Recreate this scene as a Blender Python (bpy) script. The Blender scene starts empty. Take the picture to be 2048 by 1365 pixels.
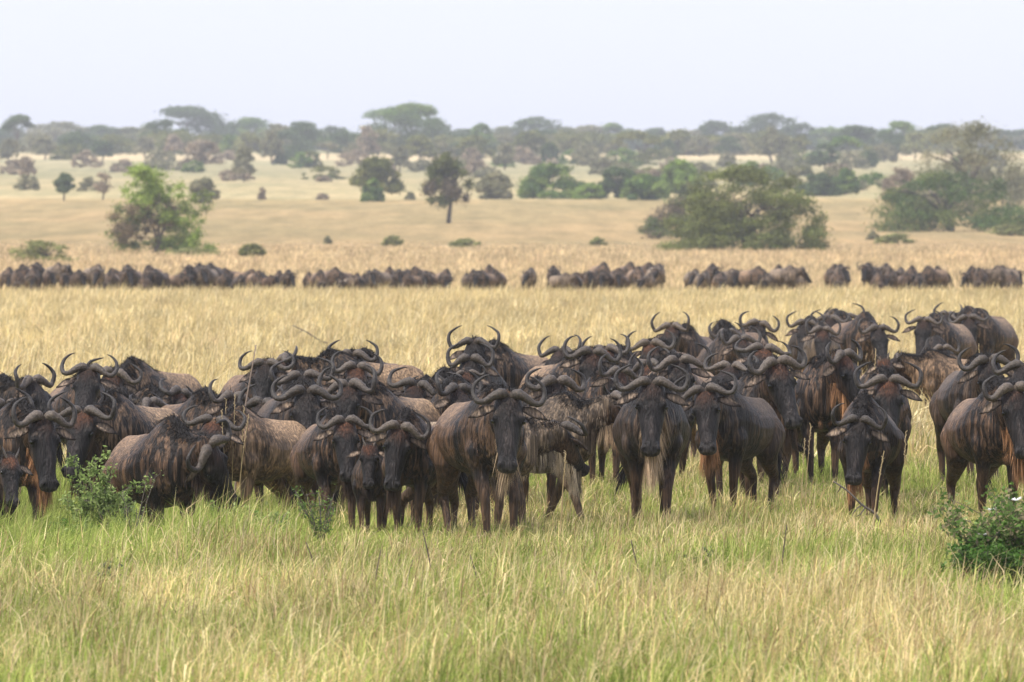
import bpy, math, random
import numpy as np
from mathutils import Vector, Matrix
R = math.radians
SC = bpy.context.scene
C = SC.collection

# ---------------------------------------------------------------- camera
H = 2.76            # eye height above the plain (m): the roof of a safari car
F = 20000.0         # focal length in photo pixels (photo is 2048 px wide)
HOR = 437.0         # photo row of the camera's own eye level
cam_d = bpy.data.cameras.new("camera"); cam = bpy.data.objects.new("camera", cam_d); C.objects.link(cam)
cam_d.sensor_width = 36.0; cam_d.lens = 36.0 * F / 2048
cam_d.clip_start = 1.0; cam_d.clip_end = 12000
cam.location = (0, 0, H)
cam.rotation_euler = (R(90) - math.atan((682.5 - HOR) / F), 0, 0)
cam_d.dof.use_dof = True; cam_d.dof.focus_distance = 91.0; cam_d.dof.aperture_fstop = 9.5
SC.camera = cam

# ---------------------------------------------------------------- sky, sun, exposure
SUN_EL, SUN_AZ = 57.0, -62.0     # azimuth measured from the camera's back, negative = picture left
w = bpy.data.worlds.new("World"); SC.world = w; w.use_nodes = True
nt = w.node_tree; bg = nt.nodes["Background"]
sky = nt.nodes.new("ShaderNodeTexSky"); sky.sky_type = 'NISHITA'; sky.sun_disc = False
sky.sun_elevation = R(SUN_EL); sky.air_density = 1.0; sky.dust_density = 1.5; sky.ozone_density = 1.5
# direction towards the sun
sd = Vector((math.sin(R(SUN_AZ)) * math.cos(R(SUN_EL)), -math.cos(R(SUN_AZ)) * math.cos(R(SUN_EL)), math.sin(R(SUN_EL))))
sky.sun_rotation = math.atan2(sd.x, sd.y)
mx = nt.nodes.new("ShaderNodeMix"); mx.data_type = 'RGBA'; mx.inputs[0].default_value = 0.78
mx.inputs[7].default_value = (9.05, 9.4, 11.0, 1)      # thin high cloud veil
nt.links.new(sky.outputs[0], mx.inputs[6]); nt.links.new(mx.outputs[2], bg.inputs[0])
bg.inputs[1].default_value = 0.125
sl = bpy.data.lights.new("sun", 'SUN'); sl.energy = 5.0; sl.angle = R(0.6); sl.color = (1.0, 0.95, 0.86)
so = bpy.data.objects.new("sun", sl); C.objects.link(so)
so.rotation_euler = sd.to_track_quat('Z', 'Y').to_euler()
SC.view_settings.view_transform = 'Standard'; SC.view_settings.look = 'None'
SC.view_settings.exposure = 0.0; SC.view_settings.gamma = 1.0; SC.view_settings.use_curve_mapping = False
SC.cycles.volume_bounces = 0; SC.cycles.max_bounces = 6; SC.cycles.transmission_bounces = 3
SC.cycles.diffuse_bounces = 3; SC.cycles.use_denoising = True

rng = np.random.default_rng(7)

# ---------------------------------------------------------------- helpers
def tag(o, label=None, cat=None, group=None, kind=None):
    if label: o['label'] = label
    if cat: o['category'] = cat
    if group: o['group'] = group
    if kind: o['kind'] = kind
    return o
def empty(name, loc, rz=0, s=1.0):
    o = bpy.data.objects.new(name, None); C.objects.link(o); o.empty_display_size = 0.2
    o.location = loc; o.rotation_euler = (0, 0, rz); o.scale = (s, s, s); return o
def link(name, me, mat=None, parent=None):
    o = bpy.data.objects.new(name, me); C.objects.link(o)
    if mat and not me.materials: me.materials.append(mat)
    if parent: o.parent = parent
    return o
def mesh_np(name, V, Fc, col=None, smooth=False, mat=None):
    """V (n,3), Fc (m,k) index array or list of arrays with different k, col (n,4)"""
    me = bpy.data.meshes.new(name)
    V = np.asarray(V, np.float32)
    Fs = Fc if isinstance(Fc, list) else [Fc]
    Fs = [np.asarray(f, np.int32) for f in Fs if len(f)]
    me.vertices.add(len(V)); me.vertices.foreach_set('co', V.ravel())
    nl = sum(f.size for f in Fs); npoly = sum(len(f) for f in Fs)
    me.loops.add(nl); me.loops.foreach_set('vertex_index', np.concatenate([f.ravel() for f in Fs]))
    me.polygons.add(npoly)
    tot = np.concatenate([np.full(len(f), f.shape[1], np.int32) for f in Fs])
    st = np.concatenate([[0], np.cumsum(tot)[:-1]]).astype(np.int32)
    me.polygons.foreach_set('loop_start', st)
    if smooth: me.polygons.foreach_set('use_smooth', np.ones(npoly, bool))
    me.update(calc_edges=True)
    if col is not None:
        a = me.color_attributes.new('Col', 'FLOAT_COLOR', 'POINT')
        a.data.foreach_set('color', np.asarray(col, np.float32).ravel())
    if mat: me.materials.append(mat)
    return me
class MB:
    """gathers lofts and tubes into one mesh"""
    def __init__(s): s.v = []; s.q = []; s.t = []; s.c = []; s.n = 0
    def add(s, V, Q=(), T=(), col=None):
        V = np.asarray(V, float).reshape(-1, 3); s.v.append(V)
        if len(Q): s.q.append(np.asarray(Q) + s.n)
        if len(T): s.t.append(np.asarray(T) + s.n)
        s.c.append(np.tile(np.array(col if col is not None else (1, 1, 1, 1), float), (len(V), 1)) if np.ndim(col) < 2 else np.asarray(col, float))
        s.n += len(V)
    def loft(s, rings, col=None):
        """rings: list of (n,3) arrays; capped with centre fans"""
        k = len(rings[0]); m = len(rings)
        V = np.concatenate(rings + [np.mean(rings[0], 0)[None], np.mean(rings[-1], 0)[None]])
        i = np.arange(k); j = (i + 1) % k
        Q = np.concatenate([np.stack([r * k + i, r * k + j, (r + 1) * k + j, (r + 1) * k + i], 1) for r in range(m - 1)])
        T = np.concatenate([np.stack([np.full(k, m * k), j, i], 1), np.stack([np.full(k, m * k + 1), (m - 1) * k + i, (m - 1) * k + j], 1)])
        if np.ndim(col) == 2: col = np.concatenate([np.repeat(col, k, 0), col[:1], col[-1:]])
        s.add(V, Q, T, col)
    def tube(s, pts, rad, k=8, flat=1.0, col=None):
        pts = np.asarray(pts, float); n = len(pts)
        tg = np.gradient(pts, axis=0); tg /= np.linalg.norm(tg, axis=1)[:, None] + 1e-9
        ref = np.array([0, 1, 0.]) if abs(tg[0][1]) < .9 else np.array([1., 0, 0])
        rings = []; e1 = np.cross(tg[0], ref)
        for i in range(n):
            e1 = e1 - tg[i] * (e1 @ tg[i]); e1 /= np.linalg.norm(e1) + 1e-9
            e2 = np.cross(tg[i], e1); a = np.arange(k) * 2 * np.pi / k
            rings.append(pts[i] + rad[i] * (np.cos(a)[:, None] * e1 + flat * np.sin(a)[:, None] * e2))
        s.loft(rings, col)
    def mesh(s, name, smooth=True, mat=None):
        return mesh_np(name, np.concatenate(s.v), ([np.concatenate(s.q)] if s.q else []) + ([np.concatenate(s.t)] if s.t else []),
                       np.concatenate(s.c), smooth, mat)
def catmull(P, k=4):
    P = np.asarray(P, float); Q = np.vstack([2 * P[0] - P[1], P, 2 * P[-1] - P[-2]]); out = []
    for i in range(1, len(Q) - 2):
        for t in np.arange(k) / k:
            out.append(.5 * ((2 * Q[i]) + (-Q[i - 1] + Q[i + 1]) * t + (2 * Q[i - 1] - 5 * Q[i] + 4 * Q[i + 1] - Q[i + 2]) * t * t
                             + (-Q[i - 1] + 3 * Q[i] - 3 * Q[i + 1] + Q[i + 2]) * t ** 3))
    out.append(P[-1]); return np.array(out)
def sstep(a, b, x): t = np.clip((x - a) / (b - a), 0, 1); return t * t * (3 - 2 * t)
def unit(v): v = np.asarray(v, float); return v / (np.linalg.norm(v) + 1e-12)

# value noise for colour patches and ground relief
_tab = np.random.default_rng(3).random((256, 256))
def vnoise(x, y):
    xi = np.floor(x).astype(int); yi = np.floor(y).astype(int); fx = x - xi; fy = y - yi
    fx = fx * fx * (3 - 2 * fx); fy = fy * fy * (3 - 2 * fy); g = lambda a, b: _tab[a & 255, b & 255]
    return (g(xi, yi) * (1 - fx) + g(xi + 1, yi) * fx) * (1 - fy) + (g(xi, yi + 1) * (1 - fx) + g(xi + 1, yi + 1) * fx) * fy
def fbm(x, y, o=3):
    s = 0; a = .5; t = 0
    for k in range(o): s = s + a * vnoise(x * 2 ** k + 17 * k, y * 2 ** k + 5 * k); t += a; a *= .5
    return s / t

# ---------------------------------------------------------------- materials
def new_mat(name):
    m = bpy.data.materials.new(name); m.use_nodes = True; m.node_tree.nodes.clear(); n = m.node_tree
    return m, n, n.nodes.new("ShaderNodeOutputMaterial")
def N(nt, t, **kw):
    n = nt.nodes.new("ShaderNode" + t)
    for k, v in kw.items():
        if isinstance(k, str) and hasattr(n, k): setattr(n, k, v)
    return n
def mapped_noise(nt, coord, scale, detail=3, rough=.55, nscale=1.0, offset=None):
    mp = N(nt, "Mapping"); mp.inputs['Scale'].default_value = scale; nt.links.new(coord, mp.inputs[0])
    if offset is not None: nt.links.new(offset, mp.inputs['Location'])
    no = N(nt, "TexNoise"); no.inputs['Scale'].default_value = nscale; no.inputs['Detail'].default_value = detail
    no.inputs['Roughness'].default_value = rough; nt.links.new(mp.outputs[0], no.inputs['Vector']); return no.outputs['Fac']
def ramp(nt, fac, stops):
    r = N(nt, "ValToRGB"); e = r.color_ramp.elements
    while len(e) < len(stops): e.new(.5)
    for k, (p, c) in enumerate(stops): e[k].position = p; e[k].color = tuple(c) + (1,) if len(c) == 3 else c
    nt.links.new(fac, r.inputs[0]); return r.outputs[0]
def mixc(nt, fac, a, b, mode='MIX'):
    m = N(nt, "Mix"); m.data_type = 'RGBA'; m.blend_type = mode
    for i, v in ((0, fac), (6, a), (7, b)):
        if hasattr(v, 'links'): nt.links.new(v, m.inputs[i])
        else: m.inputs[i].default_value = v if i == 0 else (tuple(v) + (1,) if len(v) == 3 else v)
    return m.outputs[2]

def fur_material():
    m, nt, out = new_mat("short_fur")
    at = N(nt, "Attribute"); at.attribute_name = 'Col'
    tc = N(nt, "TexCoord"); oi = N(nt, "ObjectInfo")
    off = N(nt, "Math"); off.operation = 'MULTIPLY'; off.inputs[1].default_value = 50; nt.links.new(oi.outputs['Random'], off.inputs[0])
    band = mapped_noise(nt, tc.outputs['Object'], (24, 17, .6), 2, .5, 1, off.outputs[0])
    hair = mapped_noise(nt, tc.outputs['Object'], (48, 48, 2.6), 3, .6)
    soft = mapped_noise(nt, tc.outputs['Object'], (5, 5, 4), 3, .6, 1, off.outputs[0])
    b = ramp(nt, band, [(.47, (0, 0, 0)), (.53, (1, 1, 1))])
    inv = N(nt, "Math"); inv.operation = 'SUBTRACT'; inv.inputs[0].default_value = 1.0; nt.links.new(b, inv.inputs[1])
    ml = N(nt, "Math"); ml.operation = 'MULTIPLY'; nt.links.new(inv.outputs[0], ml.inputs[0]); nt.links.new(at.outputs['Alpha'], ml.inputs[1])
    c = mixc(nt, ml.outputs[0], at.outputs['Color'], (.013, .010, .009))
    c = mixc(nt, .8, c, ramp(nt, hair, [(.32, (.30, .28, .26)), (.5, (.85, .84, .82)), (.68, (2.2, 2.1, 1.95))]), 'MULTIPLY')
    c = mixc(nt, .7, c, ramp(nt, soft, [(.3, (.5, .48, .46)), (.7, (1.4, 1.38, 1.33))]), 'MULTIPLY')
    p = N(nt, "BsdfPrincipled"); nt.links.new(c, p.inputs['Base Color']); p.inputs['Roughness'].default_value = .62
    p.inputs['Specular IOR Level'].default_value = .22
    p.inputs['Roughness'].default_value = .5
    bp = N(nt, "Bump"); bp.inputs['Distance'].default_value = .035; bp.inputs['Strength'].default_value = .9
    nt.links.new(hair, bp.inputs['Height']); nt.links.new(bp.outputs[0], p.inputs['Normal'])
    nt.links.new(p.outputs[0], out.inputs[0]); return m
def strand_material(name="long_hair"):
    m, nt, out = new_mat(name)
    at = N(nt, "Attribute"); at.attribute_name = 'Col'
    p = N(nt, "BsdfPrincipled"); nt.links.new(at.outputs['Color'], p.inputs['Base Color'])
    p.inputs['Roughness'].default_value = .55; p.inputs['Specular IOR Level'].default_value = .15
    nt.links.new(p.outputs[0], out.inputs[0]); return m
def horn_material():
    m, nt, out = new_mat("horn_keratin")
    at = N(nt, "Attribute"); at.attribute_name = 'Col'; tc = N(nt, "TexCoord")
    n1 = mapped_noise(nt, tc.outputs['Object'], (60, 60, 60), 4, .7)
    c = mixc(nt, .9, at.outputs['Color'], ramp(nt, n1, [(.35, (.4, .37, .35)), (.52, (1, 1, 1)), (.68, (1.8, 1.7, 1.6))]), 'MULTIPLY')
    p = N(nt, "BsdfPrincipled"); nt.links.new(c, p.inputs['Base Color']); p.inputs['Roughness'].default_value = .42; p.inputs['Specular IOR Level'].default_value = .4
    bp = N(nt, "Bump"); bp.inputs['Distance'].default_value = .012; bp.inputs['Strength'].default_value = .8
    nt.links.new(n1, bp.inputs['Height']); nt.links.new(bp.outputs[0], p.inputs['Normal'])
    nt.links.new(p.outputs[0], out.inputs[0]); return m
def eye_material():
    m, nt, out = new_mat("eye_gloss"); p = N(nt, "BsdfPrincipled"); p.inputs['Base Color'].default_value = (.006, .005, .005, 1)
    p.inputs['Roughness'].default_value = .12; nt.links.new(p.outputs[0], out.inputs[0]); return m
def leaf_material(name, trans=.35):
    m, nt, out = new_mat(name)
    at = N(nt, "Attribute"); at.attribute_name = 'Col'; oi = N(nt, "ObjectInfo")
    c = mixc(nt, 1.0, at.outputs['Color'], oi.outputs['Color'], 'MULTIPLY')
    d = N(nt, "BsdfDiffuse"); t = N(nt, "BsdfTranslucent"); ms = N(nt, "MixShader"); ms.inputs[0].default_value = trans
    nt.links.new(c, d.inputs[0]); nt.links.new(c, t.inputs[0]); nt.links.new(d.outputs[0], ms.inputs[1]); nt.links.new(t.outputs[0], ms.inputs[2])
    nt.links.new(ms.outputs[0], out.inputs[0]); return m
def bark_material():
    m, nt, out = new_mat("bark"); tc = N(nt, "TexCoord"); n1 = mapped_noise(nt, tc.outputs['Object'], (6, 6, 2), 4, .6)
    c = ramp(nt, n1, [(.3, (.05, .04, .033)), (.7, (.16, .13, .11))])
    p = N(nt, "BsdfPrincipled"); nt.links.new(c, p.inputs['Base Color']); p.inputs['Roughness'].default_value = .9
    nt.links.new(p.outputs[0], out.inputs[0]); return m
M_FUR = fur_material(); M_HAIR = strand_material(); M_HORN = horn_material(); M_EYE = eye_material()
M_LEAF = leaf_material("leaves"); M_GRASS = leaf_material("grass_blades", .45); M_BARK = bark_material(); M_PETAL = leaf_material("petals", .3)

# ---------------------------------------------------------------- wildebeest
# local axes: the animal looks along -Y, its left is +X, z up; metres for a full grown bull
def L3(f, x, z): return np.array([x, -f, z], float)
TORSO = [  # forward, centre height, half width, half height
    (-.80, .97, .07, .09), (-.74, .96, .16, .20), (-.62, .94, .225, .265), (-.42, .925, .265, .285), (-.18, .915, .315, .315),
    (.06, .92, .325, .345), (.24, .975, .295, .385), (.38, 1.005, .25, .395), (.50, .985, .21, .33), (.60, .96, .16, .26), (.67, .94, .09, .16)]
def sect(c, e1, e2, r1, r2, pinch=0.0, k=22):
    a = np.arange(k) * 2 * np.pi / k; ca, sa = np.cos(a), np.sin(a)
    wx = r1 * ca * (1 - pinch * np.clip(sa, 0, 1) ** 1.5)
    return c + wx[:, None] * e1 + (r2 * sa)[:, None] * e2
NECK_B = L3(.40, 0, 1.06); NECK_L = .50
class Pose:
    def __init__(s, pitch, hyaw, q, roll=0.0, step=(0, 0, 0, 0), nyaw=None):
        s.pitch, s.hyaw, s.q, s.roll, s.step = pitch, hyaw, q, roll, step
        ny = hyaw * .5 if nyaw is None else nyaw
        s.nd = np.array([math.sin(ny) * math.cos(pitch), -math.cos(ny) * math.cos(pitch), math.sin(pitch)])
        s.poll = NECK_B + NECK_L * s.nd
        hf = np.array([math.sin(hyaw), -math.cos(hyaw), 0.])
        a = hf * math.cos(q) + np.array([0, 0, math.sin(q)])
        n = -hf * math.sin(q) + np.array([0, 0, math.cos(q)])
        sdv = np.cross(n, a)
        M = np.array(Matrix.Rotation(roll, 3, Vector(hf)))
        s.a, s.n, s.s = M @ a, M @ n, M @ sdv
        if (s.s @ np.array([math.cos(hyaw), math.sin(hyaw), 0])) < 0: s.s = -s.s
    def hp(s, t, side, n): return s.poll + s.a * t + s.s * side + s.n * n
def legs(step):
    out = []
    for sx in (-1, 1):
        st = step[0 if sx < 0 else 1]
        out.append(([L3(.36, sx * .11, .94), L3(.37, sx * .155, .80), L3(.35 + .1 * st, sx * .145, .64), L3(.38 + .35 * st, sx * .135, .42), L3(.375 + .40 * st, sx * .13, .36),
                     L3(.36 + .60 * st, sx * .125, .12), L3(.40 + .64 * st, sx * .125, .05), L3(.41 + .64 * st, sx * .125, -.02)],
                    [.11, .125, .078, .048, .046, .031, .045, .05]))
        st = step[2 if sx < 0 else 3]
        out.append(([L3(-.55, sx * .11, .96), L3(-.51, sx * .15, .84), L3(-.42 + .1 * st, sx * .16, .68), L3(-.56 + .2 * st, sx * .145, .52), L3(-.68 + .3 * st, sx * .135, .42),
                     L3(-.66 + .42 * st, sx * .13, .30), L3(-.62 + .6 * st, sx * .13, .11), L3(-.57 + .64 * st, sx * .13, .05), L3(-.56 + .64 * st, sx * .13, -.02)],
                    [.13, .165, .125, .075, .052, .038, .032, .045, .05]))
    return out
HEAD = [  # along the face, half width, front depth, back depth
    (-.12, .06, .02, .06), (-.05, .105, .055, .10), (.03, .122, .078, .125), (.12, .128, .088, .145), (.20, .124, .085, .155), (.30, .108, .075, .15),
    (.40, .09, .066, .125), (.48, .079, .058, .098), (.54, .082, .055, .085), (.585, .090, .052, .078), (.615, .078, .040, .062), (.63, .045, .022, .035)]
def body_mesh(P, look, voxel=.017):
    mb = MB()
    X = np.array([1., 0, 0]); Z = np.array([0, 0, 1.])
    fat = look.get('fat', 1.0)
    mb.loft([sect(L3(f, 0, zc), X, Z, hw * fat, hh, .42) for f, zc, hw, hh in TORSO])
    # neck: deep and flat-sided, hanging into the chest
    side = unit(np.cross(P.nd, Z)); up = np.cross(side, P.nd)
    side0 = X
    rings = []
    for t, hw, hu, dn in ((-.28, .16, .20, .26), (0, .17, .24, .30), (.25, .15, .20, .26), (.5, .125, .165, .22), (.75, .11, .14, .185), (1.0, .10, .11, .15), (1.1, .07, .07, .10)):
        c = NECK_B + P.nd * NECK_L * t
        sv = unit(side0 * (1 - max(t, 0)) + side * (1 if side @ X > 0 else -1) * max(t, 0) + 1e-6)
        c = c + up * (hu - dn) / 2
        rings.append(sect(c, sv, up, hw, (hu + dn) / 2, .35))
    mb.loft(rings)
    rings = [sect(P.hp(t, 0, (fr - bk) / 2), P.s, P.n, hw, (fr + bk) / 2, -.0) for t, hw, fr, bk in HEAD]
    mb.loft(rings)
    for sx in (-1, 1):   # brow ridges, nostril swellings, jaw muscle
        mb.tube([P.hp(.10, sx * .09, .04), P.hp(.17, sx * .112, .035), P.hp(.23, sx * .10, .02)], [.02, .036, .015], 8)
        mb.tube([P.hp(.53, sx * .045, .03), P.hp(.575, sx * .06, .032), P.hp(.61, sx * .05, .015)], [.02, .036, .018], 8)
        mb.tube([P.hp(.14, sx * .06, -.09), P.hp(.24, sx * .06, -.11), P.hp(.34, sx * .05, -.09)], [.03, .05, .02], 8)
    for pts, rad in legs(P.step):
        mb.tube(catmull(pts, 3), np.interp(np.linspace(0, len(rad) - 1, (len(rad) - 1) * 3 + 1), range(len(rad)), rad), 12)
    me = mb.mesh("tmp")
    o = bpy.data.objects.new("tmp", me); C.objects.link(o)
    md = o.modifiers.new("r", 'REMESH'); md.mode = 'VOXEL'; md.voxel_size = voxel
    sm = o.modifiers.new("s", 'SMOOTH'); sm.factor = .5; sm.iterations = 3 if voxel < .03 else 1
    ev = o.evaluated_get(bpy.context.evaluated_depsgraph_get()); m2 = ev.to_mesh()
    nv = len(m2.vertices); V = np.empty(nv * 3, np.float32); m2.vertices.foreach_get('co', V); V = V.reshape(-1, 3).astype(float)
    nn = np.empty(nv * 3, np.float32); m2.vertices.foreach_get('normal', nn); nn = nn.reshape(-1, 3)
    nf = len(m2.polygons); lt = np.empty(nf, np.int32); m2.polygons.foreach_get('loop_total', lt)
    li = np.empty(len(m2.loops), np.int32); m2.loops.foreach_get('vertex_index', li)
    st = np.concatenate([[0], np.cumsum(lt)[:-1]])
    Q = li[st[lt == 4][:, None] + np.arange(4)]; T = li[st[lt == 3][:, None] + np.arange(3)]
    ev.to_mesh_clear(); bpy.data.objects.remove(o); bpy.data.meshes.remove(me)
    # sunk nostrils and a mouth line
    rel = V - P.poll; t = rel @ P.a; n_ = rel @ P.n; s_ = rel @ P.s
    for sx in (-1, 1):
        d2 = ((t - .585) / .022) ** 2 + ((s_ - sx * .052) / .016) ** 2 + ((n_ - .04) / .05) ** 2
        V += -(np.exp(-d2) * .02)[:, None] * P.n
    # coat
    f, x, z = -V[:, 1], V[:, 0], V[:, 2]
    coat = np.array(look['coat']); light = np.array(look['light']); dark = np.array(look['dark'])
    col = np.tile(coat, (nv, 1)); stripe = np.full(nv, .35)
    mix = lambda c, w: col * (1 - w[:, None]) + np.array(c) * w[:, None]
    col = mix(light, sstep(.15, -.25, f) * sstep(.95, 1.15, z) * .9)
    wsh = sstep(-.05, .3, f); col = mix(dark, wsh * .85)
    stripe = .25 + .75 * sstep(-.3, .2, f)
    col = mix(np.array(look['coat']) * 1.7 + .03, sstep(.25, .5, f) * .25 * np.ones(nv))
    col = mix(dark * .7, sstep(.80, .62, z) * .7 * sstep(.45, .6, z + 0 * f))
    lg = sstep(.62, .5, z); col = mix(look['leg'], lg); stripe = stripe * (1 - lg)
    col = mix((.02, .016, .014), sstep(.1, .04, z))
    crest = (np.abs(x) < .05) & (nn[:, 2] > .6) & (f > -.05) & (z > 1.1)
    col[crest] = (.02, .016, .015)
    hm = (t > -.1) & (t < .68) & (np.abs(s_) < .17) & (n_ < .15) & (n_ > -.2)
    w = hm * sstep(-.08, .02, t)
    face = np.array(look['face']); brown = np.array(look['cheek'])
    hc = np.tile(brown, (nv, 1))
    wf = np.clip(sstep(-.06, .0, n_) + sstep(.30, .42, t), 0, 1); hc = hc * (1 - wf[:, None]) + face * wf[:, None]
    wr = sstep(.24, .06, t + np.abs(s_) * .9) * sstep(-.04, .03, n_) * look['red_w']
    hc = hc * (1 - wr[:, None]) + np.array(look['red']) * wr[:, None]
    wm = sstep(.52, .57, t); hc = hc * (1 - wm[:, None]) + np.array((.030, .026, .026)) * wm[:, None]
    wn = np.exp(-(((t - .585) / .018) ** 2 + ((np.abs(s_) - .052) / .018) ** 2)) * (n_ > 0); hc *= (1 - .9 * wn[:, None])
    wl = np.exp(-(((t - .612) / .01) ** 2)) * (np.abs(s_) < .07); hc = hc * (1 + 1.6 * (np.exp(-(s_ / .035) ** 2) * sstep(.22, .35, t) * sstep(.54, .48, t) * (n_ > 0))[:, None]); hc = hc * (1 - .4 * wl[:, None]) + np.array((.10, .09, .085)) * .4 * wl[:, None]  # pale lip line; highlight along the nose bridge painted into the face colour
    we = np.exp(-(((t - .185) / .035) ** 2 + ((n_ - .03) / .035) ** 2)) * (np.abs(s_) > .07); hc = hc * (1 - .75 * we[:, None]); wb = np.exp(-(((t - .125) / .018) ** 2 + ((n_ - .04) / .03) ** 2)) * (np.abs(s_) > .07); hc = hc + .05 * wb[:, None] * np.array((1, .7, .5))  # darker eye surround; brow highlight painted into the face colour above it
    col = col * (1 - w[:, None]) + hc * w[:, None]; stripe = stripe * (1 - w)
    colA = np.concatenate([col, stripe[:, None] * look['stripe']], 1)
    # ears grow out of the same skin
    eb = MB()
    for sx in (-1, 1):
        base = P.hp(.05, sx * .115, -.03)
        dr = unit(P.s * sx * .95 + P.a * look.get('ear', .28) * (1 + .3 * look['rn'][sx + 1]) - P.n * .12)
        e1 = unit(P.a - dr * (P.a @ dr)); e2 = unit(P.n - dr * (P.n @ dr) - e1 * (P.n @ e1))
        rr = []; cc = []
        for u, wd in ((0, .022), (.2, .036), (.45, .046), (.7, .036), (.9, .015), (1, .004)):
            cen = base + dr * .235 * u - e2 * .03 * u * u
            a = np.arange(10) * 2 * np.pi / 10
            bow = np.cos(a) ** 2 * .018 * np.sin(np.pi * min(u + .05, 1))
            rr.append(cen + (wd * np.cos(a))[:, None] * e1 + (.010 * np.sin(a) + bow)[:, None] * e2)
            inn = (np.sin(a) > .1) & (np.abs(np.cos(a)) < .8) & (0 < u < .9)
            cc.append(np.where(inn[:, None], (.24, .18, .14, 0), (.035, .024, .018, 0)))
        cc = np.concatenate(cc + [cc[0][:1], cc[-1][:1]])
        eb.loft(rr, None); eb.c[-1] = cc
    Ve = np.concatenate(eb.v); o0 = nv
    V = np.concatenate([V, Ve]); colA = np.concatenate([colA, np.concatenate(eb.c)])
    Fq = [np.concatenate([Q, np.concatenate(eb.q) + o0]), np.concatenate([T, np.concatenate(eb.t) + o0]) if len(T) else np.concatenate(eb.t) + o0]
    return mesh_np("body", V, Fq, colA, True, M_FUR), V[:nv], nn
HORN = np.array([(.018, -.03, .03), (.068, -.045, .066), (.135, -.015, .066), (.205, .03, .052), (.265, .025, .045), (.298, -.04, .05), (.285, -.115, .065), (.24, -.165, .08), (.18, -.185, .09)])
HRAD = np.array([.036, .054, .043, .031, .028, .025, .020, .012, .003])
def horn_mesh(P, sx, look):
    kind = look.get('horn', 'bull'); mb = MB(); sp = look.get('span', 1.0)
    if kind == 'calf':
        pts = np.array([(.05, .0, .03), (.075, -.06, .045), (.10, -.12, .05), (.115, -.175, .05)]); rad = [.02, .017, .011, .002]
    elif kind == 'young':
        pts = HORN * np.array([.72, .62, 1]); pts[:, 0] += .02; rad = HRAD * .62
    else:
        pts = HORN.copy(); pts[:, 0] *= sp; pts[4:, 1] *= look.get('curl', 1.0); rad = HRAD.copy()
        pts[-2:, 0] -= .04 * look['rn'][3]; pts[5:, 2] += .10 * (look['rn'][4] - .4); pts[3:6, 1] += .02 * (look['rn'][5] - .5)
    pts = catmull(pts, 5); rad = look.get('hthick', .80 + .16 * look['rn'][5]) * np.interp(np.linspace(0, 1, len(pts)), np.linspace(0, 1, len(rad)), rad)
    if kind != 'calf': rad = rad * (1 + .09 * np.sin(np.arange(len(rad)) * 2.3) * (np.linspace(1, 0, len(rad))))
    W = np.array([P.hp(t, sx * s, n) for s, t, n in pts])
    u = np.linspace(0, 1, len(W))[:, None]; b = np.array(look['horncol'])
    u2 = sstep(.22, .7, u); col = b * (1 - u2) + np.array((.030, .024, .021)) * u2
    mb.tube(W, rad, 12, 1.0, np.concatenate([col, np.ones((len(W), 1))], 1)); return mb.mesh("horn", True, M_HORN)
def strands(roots, dirs, length, width, cols, r, droop=1.0, segs=3):
    """many thin tapering hair ribbons, roots (n,3), dirs (n,3) start direction"""
    n = len(roots); V = []; up = np.array([0, 0, 1.])
    p = roots.copy(); d = dirs.copy(); rows = []
    sidev = np.stack([np.cos(r.random(n) * 6.3), np.sin(r.random(n) * 6.3), np.zeros(n)], 1)
    # keep ribbons broad towards the front of the animal most of the time
    for k in range(segs + 1):
        u = k / segs; wd = (width * (1 - u) ** .6)[:, None] * .5
        rows += [p - sidev * wd, p + sidev * wd]
        d = d - up * droop * .9 / segs; d /= np.linalg.norm(d, axis=1)[:, None]
        p = p + d * (length / segs)[:, None]
    V = np.stack(rows, 1); m = 2 * (segs + 1)
    base = np.arange(n)[:, None] * m
    Q = np.concatenate([base + np.array([2 * k, 2 * k + 1, 2 * k + 3, 2 * k + 2]) for k in range(segs)])
    col = np.repeat(np.concatenate([cols, np.ones((n, 1))], 1)[:, None], m, 1)
    return V.reshape(-1, 3), Q, col.reshape(-1, 4)
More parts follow.
